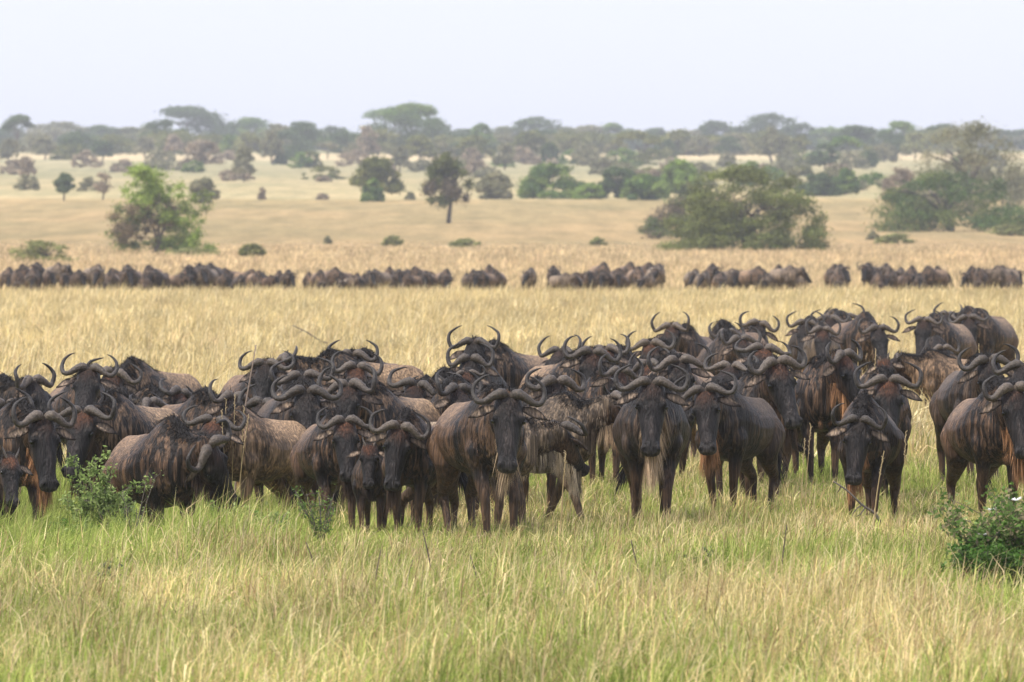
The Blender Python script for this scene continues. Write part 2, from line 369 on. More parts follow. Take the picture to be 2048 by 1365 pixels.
def hair_meshes(P, look, V, nn, r, lod):
    out = {}
    f, x, z = -V[:, 1], V[:, 0], V[:, 2]
    rel = V - NECK_B; un = rel @ P.nd; rh = (V - P.poll); t = rh @ P.a; n_ = rh @ P.n; s_ = rh @ P.s
    inhead = (t > .02) & (t < .66) & (np.abs(s_) < .15) & (n_ > -.19) & (n_ < .13)
    # mane: ridge of black hair from the poll to behind the withers, shaggy cover on neck sides and shoulders
    lat = V - NECK_B - un[:, None] * P.nd
    ridge = np.where(((un > .05) & (un < .55) & (nn[:, 2] > .55) & ~inhead & (np.linalg.norm(lat, axis=1) < .3)) |
                     ((f > -.02) & (f < .5) & (np.abs(x) < .06) & (z > 1.2)))[0]
    side = np.where((f > .15) & (z > .88) & ~inhead & (np.abs(nn[:, 2]) < .75) & (t < .05) | ((un > 0) & (un < .5) & ~inhead & (nn[:, 2] < .5) & (nn[:, 2] > -.15) & (z > .7) & (np.linalg.norm(lat, axis=1) < .33)))[0]
    nr, ns = int((1500 if not lod else 170)), int((1700 if not lod else 260))
    vs = []; qs = []; cs = []; o = 0
    wd = 1.0 if not lod else 1.9
    if len(ridge):
        i = r.choice(ridge, nr); rt = V[i] - nn[i] * .005
        d = nn[i] * .8 + r.normal(0, .22, (nr, 3)) + np.array([0, .55, .1]); d /= np.linalg.norm(d, axis=1)[:, None]
        cl = np.array((.012, .010, .009)) * (1 + r.random((nr, 1)))
        v, q, c = strands(rt, d, r.uniform(.035, .10, nr) * look.get('mane', 1), np.full(nr, .007) * wd, cl, r, 1.9)
        vs.append(v); qs.append(q + o); cs.append(c); o += len(v)
    if len(side):
        i = r.choice(side, ns); rt = V[i] - nn[i] * .003
        d = nn[i] * .20 + np.array([0, .1, -1.]) + r.normal(0, .08, (ns, 3)); d /= np.linalg.norm(d, axis=1)[:, None]
        k = vnoise(rt[:, 0] * 22 + rt[:, 1] * 20 + 40 * look['rn'][0], rt[:, 2] * 1.5 + 9) + r.normal(0, .13, ns)
        kk = sstep(.40, .62, k)[:, None]
        cl = (1 - kk) * np.array((.013, .010, .009)) + kk * (np.array(look['coat']) * 1.25 + .012)
        cl = cl * r.uniform(.4, 1.7, (ns, 1))
        v, q, c = strands(rt, d, r.uniform(.03, .08, ns), np.full(ns, .0045) * wd, cl, r, .2, 2)
        vs.append(v); qs.append(q + o); cs.append(c); o += len(v)
    if vs: out['mane'] = mesh_np("mane", np.concatenate(vs), np.concatenate(qs), np.concatenate(cs), False, M_HAIR)
    # beard: throat fringe
    nb = 2200 if not lod else 160
    k = r.random(nb); A = P.hp(.50, 0, -.075); B = P.hp(.12, 0, -.15); Cc = NECK_B + P.nd * NECK_L * .35 + np.array([0, 0, -.22])
    D = NECK_B + np.array([0, -.12, -.30])
    pl = catmull([A, B, Cc, D], 8); idx = k * (len(pl) - 1); i0 = np.minimum(idx.astype(int), len(pl) - 2); fr = (idx - i0)[:, None]
    rt = pl[i0] * (1 - fr) + pl[i0 + 1] * fr + r.normal(0, .02, (nb, 3)) + np.outer(r.normal(0, .026, nb), P.s)
    nc = 46; ck = r.integers(nc, size=nb); cdir = r.normal(0, .13, (nc, 3)); cpos = r.normal(0, .024, nc); cb = r.uniform(.45, 1.4, nc); cln = r.uniform(.55, 1.2, nc)
    k = np.clip((ck + r.normal(0, .6, nb)) / nc, 0, 1) ** 1.35; idx = k * (len(pl) - 1); i0 = np.minimum(idx.astype(int), len(pl) - 2); fr = (idx - i0)[:, None]
    rt = pl[i0] * (1 - fr) + pl[i0 + 1] * fr + r.normal(0, .008, (nb, 3)) + np.outer(cpos[ck] + r.normal(0, .010, nb), P.s)
    d = np.array([0, 0, -1.]) + cdir[ck] + r.normal(0, .05, (nb, 3)); ln = 1.4 * look.get('beard_len', .22) * (1 - .6 * k) * cln[ck] * r.uniform(.7, 1.1, nb)
    bc = np.array(look['beard']); cl = bc * (cb[ck] * r.uniform(.7, 1.25, nb))[:, None]; dk = r.random(nb) < .12; cl[dk] = (.03, .022, .018)
    v, q, c = strands(rt, d, ln, np.full(nb, .0055) * wd, cl, r, .2)
    out['beard'] = mesh_np("beard", v, q, c, False, M_HAIR)
    # tail
    nt_ = 220 if not lod else 50; sw = look.get('tail', 0.0)
    tp = catmull([L3(-.79, 0, 1.08), L3(-.90, sw * .1, .98), L3(-.93, sw * .25, .80), L3(-.92, sw * .42, .62)], 4)
    mb = MB(); mb.tube(tp, np.linspace(.035, .018, len(tp)), 8, 1.0, (.02, .016, .014, 1))
    i = r.integers(len(tp) // 2 - 2, len(tp), nt_); rt = tp[i] + r.normal(0, .012, (nt_, 3))
    d = np.array([sw * .9, .1, -1.]) + r.normal(0, .12, (nt_, 3)); d /= np.linalg.norm(d, axis=1)[:, None]
    v, q, c = strands(rt, d, r.uniform(.18, .42, nt_), np.full(nt_, .012) * wd, np.tile((.014, .011, .010), (nt_, 1)), r, .15)
    mb.add(v, q, (), c); out['tail'] = mb.mesh("tail", False, M_HAIR)
    return out
COATS = {  # coat, light back, dark fore quarters, legs
    'dark': ((.066, .046, .035), (.12, .088, .064), (.030, .021, .016), (.060, .038, .027)),
    'brown': ((.100, .064, .044), (.22, .155, .108), (.042, .027, .019), (.068, .045, .032)),
    'tan': ((.15, .105, .074), (.36, .265, .185), (.058, .040, .030), (.092, .064, .046)),
    'grey': ((.19, .155, .125), (.30, .25, .205), (.085, .068, .056), (.10, .073, .057)),
    'pale': ((.27, .195, .14), (.42, .315, .235), (.17, .12, .088), (.21, .145, .10))}
BEARDS = {'brown': (.10, .062, .040), 'tan': (.52, .38, .25), 'blond': (.60, .48, .34), 'red': (.42, .22, .11), 'dark': (.045, .03, .024)}
def make_look(opt, r):
    ck = opt.get('coat', str(r.choice(['dark', 'brown', 'brown', 'tan']))); c = COATS[ck]; j = 1 + r.normal(0, .08)
    red = opt.get('red', float(r.choice([.08, .2, .4])))
    c = [np.array(q_) * (1.05, .96, .84) for q_ in c]
    return dict(stripe=.6 if ck in ('grey', 'pale') else .95, coat=np.array(c[0]) * j, light=np.array(c[1]) * j, dark=np.array(c[2]) * j, leg=np.array(c[3]) * j,
                face=np.array((.011, .009, .009)) * (1 + .4 * r.random()), cheek=(.06, .036, .025), red=(.085, .035, .018), red_w=red,
                beard=BEARDS[opt.get('beard', r.choice(['brown', 'tan', 'dark', 'red']))], horn=opt.get('horn', 'bull'),
                horncol=np.array((.088, .068, .053)) * r.uniform(.6, 1.35), span=opt.get('span', r.uniform(.92, 1.06)), curl=r.uniform(.85, 1.15),
                fat=opt.get('fat', r.uniform(.93, 1.05)), mane=opt.get('mane', 1.0), tail=opt.get('tail', r.uniform(-.5, .5)),
                beard_len=opt.get('blen', .26), rn=r.random(6))
def animal_parts(P, look, r, lod=False, eyes=True):
    """returns the meshes of one wildebeest: {part name: [meshes]}"""
    me, V, nn = body_mesh(P, look, .017 if not lod else .036)
    d = {'body': [me], 'horn': [horn_mesh(P, -1, look), horn_mesh(P, 1, look)]}
    for k, m in hair_meshes(P, look, V, nn, r, lod).items(): d[k] = [m]
    if eyes:
        d['eye'] = []
        for sx in (-1, 1):
            mb = MB(); a = np.linspace(-1, 1, 7); c = P.hp(.185, sx * .122, .022)
            mb.loft([c + np.array([0, 0, 0]) + .024 * (P.s * sx * np.sin(q * 1.5) + math.cos(q * 1.5) * (np.cos(np.arange(8) * .785)[:, None] * P.a + np.sin(np.arange(8) * .785)[:, None] * P.n)) for q in a])
            d['eye'].append(mb.mesh("eye", True, M_EYE))
    return d
def put_animal(parts, loc, yaw, s):
    root = empty("wildebeest", loc, yaw, s)
    for k, ms in parts.items():
        for m in ms: link(k, m, None, root)
    return root

# ---------------------------------------------------------------- the lie of the land
# (distance, photo row of the ground there): level plain, then a long gentle rise
_K = np.array([(450, 559.7), (520, 536), (600, 510), (700, 483), (820, 445), (1000, 402), (1200, 372), (1500, 338), (1800, 314), (2100, 300)])
_kd = np.concatenate([[0, 300], _K[:, 0], [2500, 3400]])
_kz = np.concatenate([[0, 0], H - (_K[:, 1] - HOR) * _K[:, 0] / F, [18.6, 19.0]]); _kz[2] = 0
def prof(d): return np.interp(d, _kd, _kz)
HOLLOWS = []   # (x, y, dz) small hollows and rises the near animals stand in
def ground_z(x, y):
    x = np.asarray(x, float); y = np.asarray(y, float); z = prof(y)
    # smooth the breaks of slope
    z = .5 * z + .25 * (prof(y - 40) + prof(y + 40)) * (y > 400) + .5 * z * (y <= 400)
    if HOLLOWS:
        num = np.zeros_like(z); den = np.full_like(z, .12)
        for hx, hy, dz in HOLLOWS:
            w = np.exp(-((x - hx) / 1.0) ** 2 - ((y - hy) / 2.6) ** 2); num += w * dz; den += w
        z = z + num / den
    z = z + .10 * (fbm(x * .5 + 9, y * .12, 2) - .5) * sstep(120, 90, y) * sstep(95, 84, y)
    return z
def row_to_d(row):
    d = np.linspace(50, 2400, 20000); r = HOR + (H - ground_z(np.zeros_like(d), d)) * F / d
    return float(np.interp(-row, -r, d))
def px_x(px, d): return (px - 1024) * d / F

# ---------------------------------------------------------------- near herd
# head: photo column and row of the horn bosses; hump row; distance; size; body and head heading (deg, 0 = towards
# the camera, + = towards picture right); face pitch; extras; label
H_ROWS = [
 (84, 838, 800, 87.0, 1.0, 38, 24, -66, dict(coat='brown', beard='red', red=.25, span=.95), "big dark faced wildebeest beside the green shrub at the left edge"),
 (20, 918, 905, 84.3, .68, 38, 22, -66, dict(horn='calf', red=1.0, coat='brown', beard='brown'), "reddish browed calf with short spike horns cut by the left edge"),
 (8, 822, 770, 91.5, .96, 15, 35, -60, dict(coat='dark'), "dark wildebeest cut by the left edge behind the calf, only one upright horn clear"),
 (62, 768, 755, 97.0, 1.0, 35, 52, -50, dict(coat='dark', red=.1), "dark wildebeest at left turning its head right, pale round horn boss raised"),
 (168, 830, 800, 92.0, 1.0, -42, -22, -66, dict(coat='tan', red=.9, span=1.1), "rusty browed wildebeest behind the bright green shrub, right horn wide and low"),
 (178, 745, 738, 99.5, .98, 25, -8, -62, dict(coat='brown', red=.2), "wildebeest with left ear spread wide, in front of the tan backed one at upper left"),
 (226, 752, 720, 103.5, 1.0, -48, -5, -62, dict(coat='tan', red=.5), "wildebeest with pale tan rump, top of the group at upper left"),
 (300, 815, 788, 95.5, .95, 20, 60, -50, dict(coat='grey', red=.2), "striped shoulder wildebeest between the left shrub and the curled horn pair, head turned away"),
 (356, 790, 775, 98.5, .9, 45, 48, -50, dict(coat='tan', red=.9), "reddish maned wildebeest looking right at left centre, thin upright horns"),
 (414, 890, 862, 86.2, 1.0, 24, 50, -84, dict(keep=1, coat='brown', red=.3, span=1.0, roll=34), "brindled wildebeest side on beside tall dry grass, head bowed so its horns hang in rings"),
 (428, 846, 835, 90.3, .9, -50, -10, -60, dict(coat='pale', red=.8), "rusty browed wildebeest with pale flank looking over the side-on brindled one"),
 (462, 800, 775, 94.5, .96, 35, 40, -60, dict(coat='brown', red=.3), "wildebeest with two round pale horn bosses behind the tall seeding stalks"),
 (528, 815, 780, 93.0, .96, -40, -45, -52, dict(coat='brown', red=.1), "wildebeest facing left with broad left ear out, beside the tallest horned one"),
 (533, 733, 722, 104.5, .95, 30, -20, -60, dict(coat='brown'), "brown striped wildebeest behind the leaning pale dry stick"),
 (572, 724, 706, 106.5, 1.0, -60, -75, -45, dict(coat='tan', red=.5), "wildebeest with high black mane and rust neck walking left at the back"),
 (614, 790, 752, 91.0, 1.02, 22, -2, -68, dict(coat='dark', beard='brown', red=.05, span=1.02), "tall dark faced bull with smooth brown chest above the young reddish faced one"),
 (606, 760, 745, 96.5, 1.0, 10, 5, -55, dict(coat='dark'), "wildebeest hidden behind the tall dark faced bull, its horns just over his"),
 (700, 775, 757, 92.5, .97, -42, -22, -62, dict(coat='tan', red=.3), "wildebeest with black arched mane and pale back reaching right of its horns"),
 (706, 714, 694, 108.0, .97, -28, -8, -62, dict(coat='brown', red=.1), "wildebeest with rounded brown rump, alone at the top left of centre"),
 (712, 742, 722, 101.0, .92, -5, 10, -60, dict(coat='tan', red=.95), "chestnut faced wildebeest between the two horned heads left of centre"),
 (690, 850, 820, 87.0, .84, 20, 6, -68, dict(coat='brown', red=.75, span=.95, beard='brown'), "smaller wildebeest with rust striped forehead behind the twiggy green bush"),
 (739, 893, 884, 86.4, .60, -5, 0, -68, dict(horn='calf', red=1.0, coat='brown', beard='dark'), "ginger browed calf squeezed between two young adults"),
 (798, 858, 825, 84.8, .84, -26, 2, -70, dict(coat='brown', red=.5, beard='brown'), "young wildebeest with rust tuft under its horns, left of the central bull"),
 (832, 772, 757, 96.8, .9, -20, -10, -60, dict(coat='pale', red=.3), "pale humped wildebeest half hidden left of the central bull's horns"),
 (868, 770, 748, 99.5, .9, -25, -5, -50, dict(coat='dark', red=.2), "wildebeest showing one thin raised horn tip behind the white fringed ear"),
 (912, 788, 760, 92.8, .97, -50, 48, -60, dict(coat='tan', red=.2, beard='red'), "wildebeest turned right with ginger cheek, just left of the central bull"),
 (1017, 798, 764, 84.0, 1.0, 28, 4, -70, dict(coat='brown', red=.08, beard='tan', span=1.0), "central black faced bull standing nearest the camera with all legs showing"),
 (941, 723, 702, 107.0, .95, -10, -5, -66, dict(coat='dark', span=.85), "wildebeest with horns almost touching, below the pale backed one at top centre"),
 (950, 690, 686, 112.0, 1.0, -48, -20, -58, dict(coat='tan', red=.05), "wildebeest with tan back and grey streaked shoulder at top centre"),
 (934, 752, 742, 100.0, .78, 0, -5, -60, dict(horn='young', red=.6, coat='tan'), "tan faced yearling peering over the central bull's left horn"),
 (1110, 770, 750, 91.6, .97, 25, 24, -60, dict(coat='dark', red=.1), "dark faced wildebeest with right ear up, looking over the central bull's shoulder"),
 (1118, 862, 836, 87.2, .88, 60, 146, -40, dict(keep=1, coat='grey', beard='blond', blen=.23), "grey wildebeest with long blond beard behind the central bull"),
 (1228, 806, 790, 89.6, .92, 55, 100, -35, dict(keep=1, coat='grey', beard='tan', blen=.25, step=(.5, -.5, .4, -.3)), "grey wildebeest striding right with tan throat fringe"),
 (1236, 748, 735, 99.0, .90, 10, 34, -58, dict(coat='brown', red=.5), "wildebeest peering out between the round bellied and the ear spread ones"),
 (1183, 712, 700, 105.0, .97, 38, 8, -66, dict(coat='tan', red=.5), "wildebeest with both ears spread and black blaze, right of the tan back at top centre"),
 (1122, 708, 698, 110.5, .92, -35, -30, -50, dict(coat='dark'), "wildebeest with wispy mane low behind the ear spread one"),
 (1212, 706, 694, 111.5, .95, -30, -20, -50, dict(coat='brown', red=.8), "ginger maned wildebeest just behind and right of the ear spread one"),
 (1304, 778, 748, 87.8, 1.0, 1, -3, -70, dict(coat='dark', red=.2, beard='tan', blen=.34, span=1.06, fat=1.08), "round bellied wildebeest head on with a narrow tan beard"),
 (1302, 692, 680, 119.0, .96, -25, -12, -55, dict(coat='brown', red=.8), "rust headed wildebeest with one high thin horn, left of the far right group"),
 (1345, 658, 646, 131.0, .97, -25, -28, -58, dict(coat='brown', red=.4), "wildebeest facing left with a lone raised horn, front of the middle back group"),
 (1452, 672, 643, 134.0, 1.0, -40, 40, -60, dict(coat='brown', red=.3), "dark brown wildebeest with sharp black hump in the middle back group"),
 (1480, 684, 664, 128.5, .95, 15, 30, -60, dict(coat='dark'), "dark wildebeest low between the sharp humped one and the open horned one"),
 (1517, 652, 640, 138.0, .95, 22, -2, -66, dict(coat='dark', red=.1, span=.95), "wildebeest with open U shaped horns standing right of the sharp humped one"),
 (1358, 728, 712, 101.0, 1.0, 12, 6, -62, dict(coat='tan', red=.1), "wildebeest with thick pale horns right above the round bellied one"),
 (1300, 735, 722, 106.0, .95, -35, -35, -50, dict(coat='pale', red=.6), "pale shouldered wildebeest behind the thick horned one"),
 (1462, 740, 732, 99.0, .95, -25, -30, -45, dict(coat='grey'), "grey browed wildebeest bowing behind the bearded one"),
 (1553, 732, 722, 93.6, 1.0, 20, 22, -66, dict(coat='dark', red=.7, span=.95, beard='brown', tail=1.6), "long faced wildebeest with rust forehead and one wide ear to the right"),
 (1526, 704, 692, 104.5, 1.0, -10, 10, -50, dict(coat='tan', red=.9), "reddish headed wildebeest showing over the long faced one"),
 (1412, 786, 768, 91.0, .93, -34, -14, -68, dict(coat='dark', red=.5, beard='red', blen=.28), "shaggy wildebeest with ginger beard and streaked dark shoulder"),
 (1613, 650, 632, 143.0, .97, 0, -18, -66, dict(coat='dark', red=.1), "wildebeest with left ear and horn out, leftmost of the far right group"),
 (1645, 664, 642, 139.5, .93, -5, 5, -60, dict(coat='grey', red=.6, span=.85), "wildebeest with ringed horns beside the leftmost of the far right group"),
 (1660, 642, 622, 149.5, 1.0, -25, -20, -50, dict(coat='brown'), "wildebeest showing only a ragged dark hump at the back of the right group"),
 (1690, 640, 618, 153.5, 1.0, 30, 10, -50, dict(coat='grey'), "wildebeest with high black crest behind the spread horned one"),
 (1756, 662, 624, 146.0, 1.0, 32, 12, -66, dict(coat='brown', red=.1, span=1.0), "brown wildebeest with wide spread horns, head lowered in the far right group"),
 (1848, 645, 626, 146.5, .98, -38, -12, -62, dict(coat='tan', red=.3), "tan backed wildebeest with left horn and ear out, far right group"),
 (1938, 640, 617, 156.0, 1.0, -38, -8, -62, dict(coat='tan', red=.2), "pale rumped wildebeest at the right end of the far right group"),
 (1896, 634, 613, 162.0, 1.0, -50, -50, -50, dict(coat='brown'), "wildebeest mostly hidden, dark hump left of the pale rumped one"),
 (1798, 716, 700, 127.0, .80, -82, -85, -50, dict(coat='pale', horn='young', red=.2, mane=1.6), "pale side-on yearling with bushy black mane and slim legs"),
 (1768, 722, 712, 112.0, .70, 10, 8, -66, dict(horn='calf', red=1.0, coat='tan'), "rusty calf with little upright horns in front of the pale yearling"),
 (1884, 700, 672, 136.0, .85, -10, 25, -58, dict(coat='dark', red=.1), "dark striped wildebeest behind the pale yearling's rump"),
 (1684, 718, 705, 99.5, .98, 8, 50, -58, dict(coat='brown', red=.9, beard='red', span=.9), "shaggy necked wildebeest looking right, rust cheek over a slim dark body"),
 (1776, 765, 745, 95.0, 1.0, 6, 2, -62, dict(coat='brown', red=.95, span=1.04), "wildebeest with very wide curved horns and rust brow, behind the grazing one"),
 (1718, 846, 792, 88.5, .88, -16, -4, -74, dict(coat='dark', red=.05, span=.9, roll=-5), "grazing wildebeest with lowered head and striped pale shoulder"),
 (1978, 726, 712, 99.8, 1.0, 16, 5, -66, dict(coat='dark', red=.1), "black bodied wildebeest behind the tan shouldered one at the right edge"),
 (2050, 740, 725, 96.6, .97, 0, -20, -60, dict(coat='brown'), "wildebeest cut by the right edge, only ear and horn tip in view"),
 (2027, 784, 770, 89.0, .97, 20, 10, -68, dict(coat='brown', red=.3, beard='red', blen=.3), "tan shouldered wildebeest at the right edge near the white flowered bush"),
]
HERD = "near herd of wildebeest facing the camera"
def solve_animal(row, r):
    px, py, hy, d, s, by, hyaw, q, opt, lab = row
    dz = float(np.clip((H - (hy - HOR) * d / F) - 1.38 * s, -.55, .22))
    by = by * (.70 if abs(by) < 60 and not opt.get('keep') else 1)
    by_, rel = R(by), R(hyaw - by); rel = float(np.clip(rel, R(-88), R(88)))
    return dict(row=row, dz=dz, by=by_, rel=rel)
A = [solve_animal(rw, rng) for rw in H_ROWS]
for a in A:
    px, py, hy, d, s = a['row'][:5]
    a['x0'] = px_x(px, d) - math.sin(a['by']) * .35 * s; a['y0'] = d + math.cos(a['by']) * .35 * s
    HOLLOWS.append((a['x0'], a['y0'], a['dz']))
for a in A:
    px, py, hy, d, s, by, hyaw, q, opt, lab = a['row']
    for it in range(3):   # neck angle that brings the horn bosses to their height over the ground the animal stands on
        gz = float(ground_z(a['x0'], a['y0']))
        q_ = R(q)
        zt = (H - (py - HOR) * d / F - gz) / s
        p = math.asin(max(-.85, min(.8, (zt - float(NECK_B[2]) - .02) / NECK_L)))
        P = Pose(p, a['rel'], q_ + np.random.default_rng(int(px) + 5).normal(0, .11), R(opt.get('roll', rng.normal(0, 6))), opt.get('step', tuple(np.random.default_rng(int(px)).uniform(-.28, .28, 4))))
        c, sn = math.cos(a['by']), math.sin(a['by'])
        wx = (P.poll[0] * c - P.poll[1] * sn) * s; wy = (P.poll[0] * sn + P.poll[1] * c) * s
        a['y0'] = d - wy; a['x0'] = px_x(px, d) - wx
    a['P'] = P; a['gz'] = float(ground_z(a['x0'], a['y0']))
# keep bodies out of each other: treat each as a capsule and part them in depth
def seg(a):
    s = a['row'][4]; f = np.array([math.sin(a['by']), -math.cos(a['by'])]); c = np.array([a['x0'], a['y0']])
    return c - f * .5 * s, c + f * .62 * s, .30 * s
def seg_dist(a, b):
    A0, A1, ra = seg(a); B0, B1, rb = seg(b); t = np.linspace(0, 1, 9)
    Pa = A0 + t[:, None] * (A1 - A0); Pb = B0 + t[:, None] * (B1 - B0)
    return np.linalg.norm(Pa[:, None] - Pb[None], axis=2).min() - ra - rb
nover = 0
for it in range(14):
    for i in range(len(A)):
        for j in range(i + 1, len(A)):
            a, b = A[i], A[j]
            if abs(a['y0'] - b['y0']) > 3: continue
            g = seg_dist(a, b)
            if g < 0:
                m = min(.12, -g * .5 + .02); sgn = 1 if a['y0'] < b['y0'] else -1
                for o, k in ((a, -sgn), (b, sgn)):
                    o['x0'] *= (o['y0'] + k * m) / o['y0']; o['y0'] += k * m
print("overlaps left", sum(seg_dist(A[i], A[j]) < -.02 for i in range(len(A)) for j in range(i + 1, len(A))))
HOLLOWS[:] = [(a['x0'], a['y0'], a['dz']) for a in A]
for k, a in enumerate(A):
    px, py, hy, d, s, by, hyaw, q, opt, lab = a['row']; r = np.random.default_rng(100 + k)
    gz = float(ground_z(a['x0'], a['y0']))
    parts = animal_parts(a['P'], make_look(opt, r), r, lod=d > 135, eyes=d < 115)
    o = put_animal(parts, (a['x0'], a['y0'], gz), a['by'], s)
    tag(o, lab, 'wildebeest', HERD)

# ---------------------------------------------------------------- far herd: a line of animals in the yellow grass
protos = []
for k, (pt, hy, q, coat, gr) in enumerate([(8, 20, -60, 'tan', 0), (-10, -30, -60, 'tan', 0), (12, 50, -55, 'grey', 0), (-45, 10, -80, 'tan', 0),
                                            (5, -60, -55, 'grey', 0), (15, 0, -62, 'dark', 0), (-40, -20, -80, 'tan', 0), (20, 30, -60, 'brown', 0)]):
    r = np.random.default_rng(500 + k); P = Pose(R(pt), R(hy), R(q), 0, tuple(r.uniform(-.4, .4, 4)))
    lk = make_look(dict(coat=coat), r); lk['dark'] = lk['dark'] * 1.7; lk['coat'] = lk['coat'] * 1.25; protos.append(animal_parts(P, lk, r, lod=True, eyes=False))  # distant coats lightened: dust on them, plus haze put into the fur colour
CL = [((0, 588), 36, "long left stretch of the distant line", 546), ((600, 905), 18, "distant stretch left of centre", 546), ((918, 1012), 6, "small distant bunch left of the central gap", 547),
      ((1048, 1072), 1, "central gap of the distant line", 548), ((1095, 1332), 15, "distant bunch right of the central gap", 546),
      ((1372, 1606), 13, "distant bunch below the big round bush", 548), ((1655, 1700), 3, "tiny distant bunch between two larger ones", 546),
      ((1728, 1893), 11, "distant bunch below the green thicket", 551), ((1932, 2044), 8, "distant bunch at the right edge", 548)]
ORD = "first second third fourth fifth sixth seventh eighth ninth tenth eleventh twelfth thirteenth fourteenth fifteenth sixteenth seventeenth eighteenth nineteenth twentieth".split()
ORD += ["twenty-" + x for x in ORD[:9]] + ["thirtieth"] + ["thirty-" + x for x in ORD[:6]]
r = np.random.default_rng(12)
for (a0, a1), n, where, row in CL:
    for k in range(n):
        m_ = 9 if n > 1 else 0; px = a0 + m_ + (a1 - a0 - 2 * m_) * (k + .5) / n + r.uniform(-4, 4)
        d = 340 + (0 if k % 2 else 9) + r.uniform(-2, 2)
        s = r.choice([r.uniform(.58, .76), r.uniform(.74, .90)]); top = row - 23 + r.uniform(-3, 5)
        x = px_x(px, d); yaw = R(r.choice([r.uniform(-50, 50), r.uniform(-25, 25)])) if n > 3 else R(r.uniform(-20, 20))
        o = put_animal(protos[r.integers(len(protos))], (x, d, float(ground_z(x, d))), yaw, s)
        if n == 1: lab = "faint lone wildebeest sunk in yellow grass in the central gap of the distant line"
        else: lab = ORD[k] + " wildebeest from the left in the " + where
        tag(o, lab, 'wildebeest', "distant line of wildebeest in the yellow grass")

# ---------------------------------------------------------------- ground sheet
def ground_colour(x, y):
    """kind of grass growing there (0 = straw, 1 = green) and the band colours of the plain"""
    pass
def ground_material():
    m, nt, out = new_mat("savanna_ground")
    at = N(nt, "Attribute"); at.attribute_name = 'Col'; tc = N(nt, "TexCoord")
    n1 = mapped_noise(nt, tc.outputs['Object'], (.5, .03, 1), 5, .65); n2 = mapped_noise(nt, tc.outputs['Object'], (4, .5, 1), 4, .7)
    n3 = mapped_noise(nt, tc.outputs['Object'], (.05, .006, 1), 4, .6)
    c = mixc(nt, .8, at.outputs['Color'], ramp(nt, n1, [(.3, (.66, .70, .68)), (.7, (1.28, 1.24, 1.2))]), 'MULTIPLY')
    c = mixc(nt, .6, c, ramp(nt, n2, [(.3, (.6, .62, .6)), (.7, (1.3, 1.28, 1.25))]), 'MULTIPLY')
    c = mixc(nt, .7, c, ramp(nt, n3, [(.35, (.78, .86, .80)), (.65, (1.18, 1.12, 1.06))]), 'MULTIPLY')
    d = N(nt, "BsdfDiffuse"); nt.links.new(c, d.inputs[0])
    bp = N(nt, "Bump"); bp.inputs['Distance'].default_value = .3; bp.inputs['Strength'].default_value = .6; nt.links.new(n2, bp.inputs['Height'])
    nt.links.new(bp.outputs[0], d.inputs['Normal']); nt.links.new(d.outputs[0], out.inputs[0]); return m
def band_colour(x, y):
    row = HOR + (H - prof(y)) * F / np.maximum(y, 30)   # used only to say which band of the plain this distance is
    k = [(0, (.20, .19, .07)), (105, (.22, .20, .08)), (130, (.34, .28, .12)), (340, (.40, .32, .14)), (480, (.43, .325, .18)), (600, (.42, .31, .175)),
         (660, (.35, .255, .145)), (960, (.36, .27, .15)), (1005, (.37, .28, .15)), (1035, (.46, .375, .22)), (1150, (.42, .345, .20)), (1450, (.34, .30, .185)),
         (1680, (.40, .35, .22)), (1760, (.62, .49, .32)), (1920, (.60, .47, .30)), (1960, (.28, .26, .15)), (2100, (.26, .24, .15)), (2300, (.3, .27, .2))]  # brightest far strip: sunlight on the slope put into the ground colour
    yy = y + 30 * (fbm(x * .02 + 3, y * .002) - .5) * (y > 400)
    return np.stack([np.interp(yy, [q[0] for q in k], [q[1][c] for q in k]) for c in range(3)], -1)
ys = np.concatenate([np.arange(-30, 50, 10), np.arange(50, 75, 1.), np.arange(75, 120, .35), np.arange(120, 200, 1.5), np.arange(200, 500, 6), np.arange(500, 2600, 14), np.arange(2600, 3300, 100)])
xs = np.concatenate([-np.geomspace(460, 13, 40), np.arange(-12.5, 12.6, .35), np.geomspace(13, 460, 40)])
X, Y = np.meshgrid(xs, ys); Z = ground_z(X, Y)
nx, ny = len(xs), len(ys); i = np.arange(ny - 1)[:, None] * nx + np.arange(nx - 1)
Q = np.stack([i, i + 1, i + nx + 1, i + nx], -1).reshape(-1, 4)
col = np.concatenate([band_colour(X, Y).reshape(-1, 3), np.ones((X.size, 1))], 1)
g = link("ground", mesh_np("ground", np.stack([X, Y, Z], -1).reshape(-1, 3), Q, col, True, ground_material())); tag(g, kind='structure')

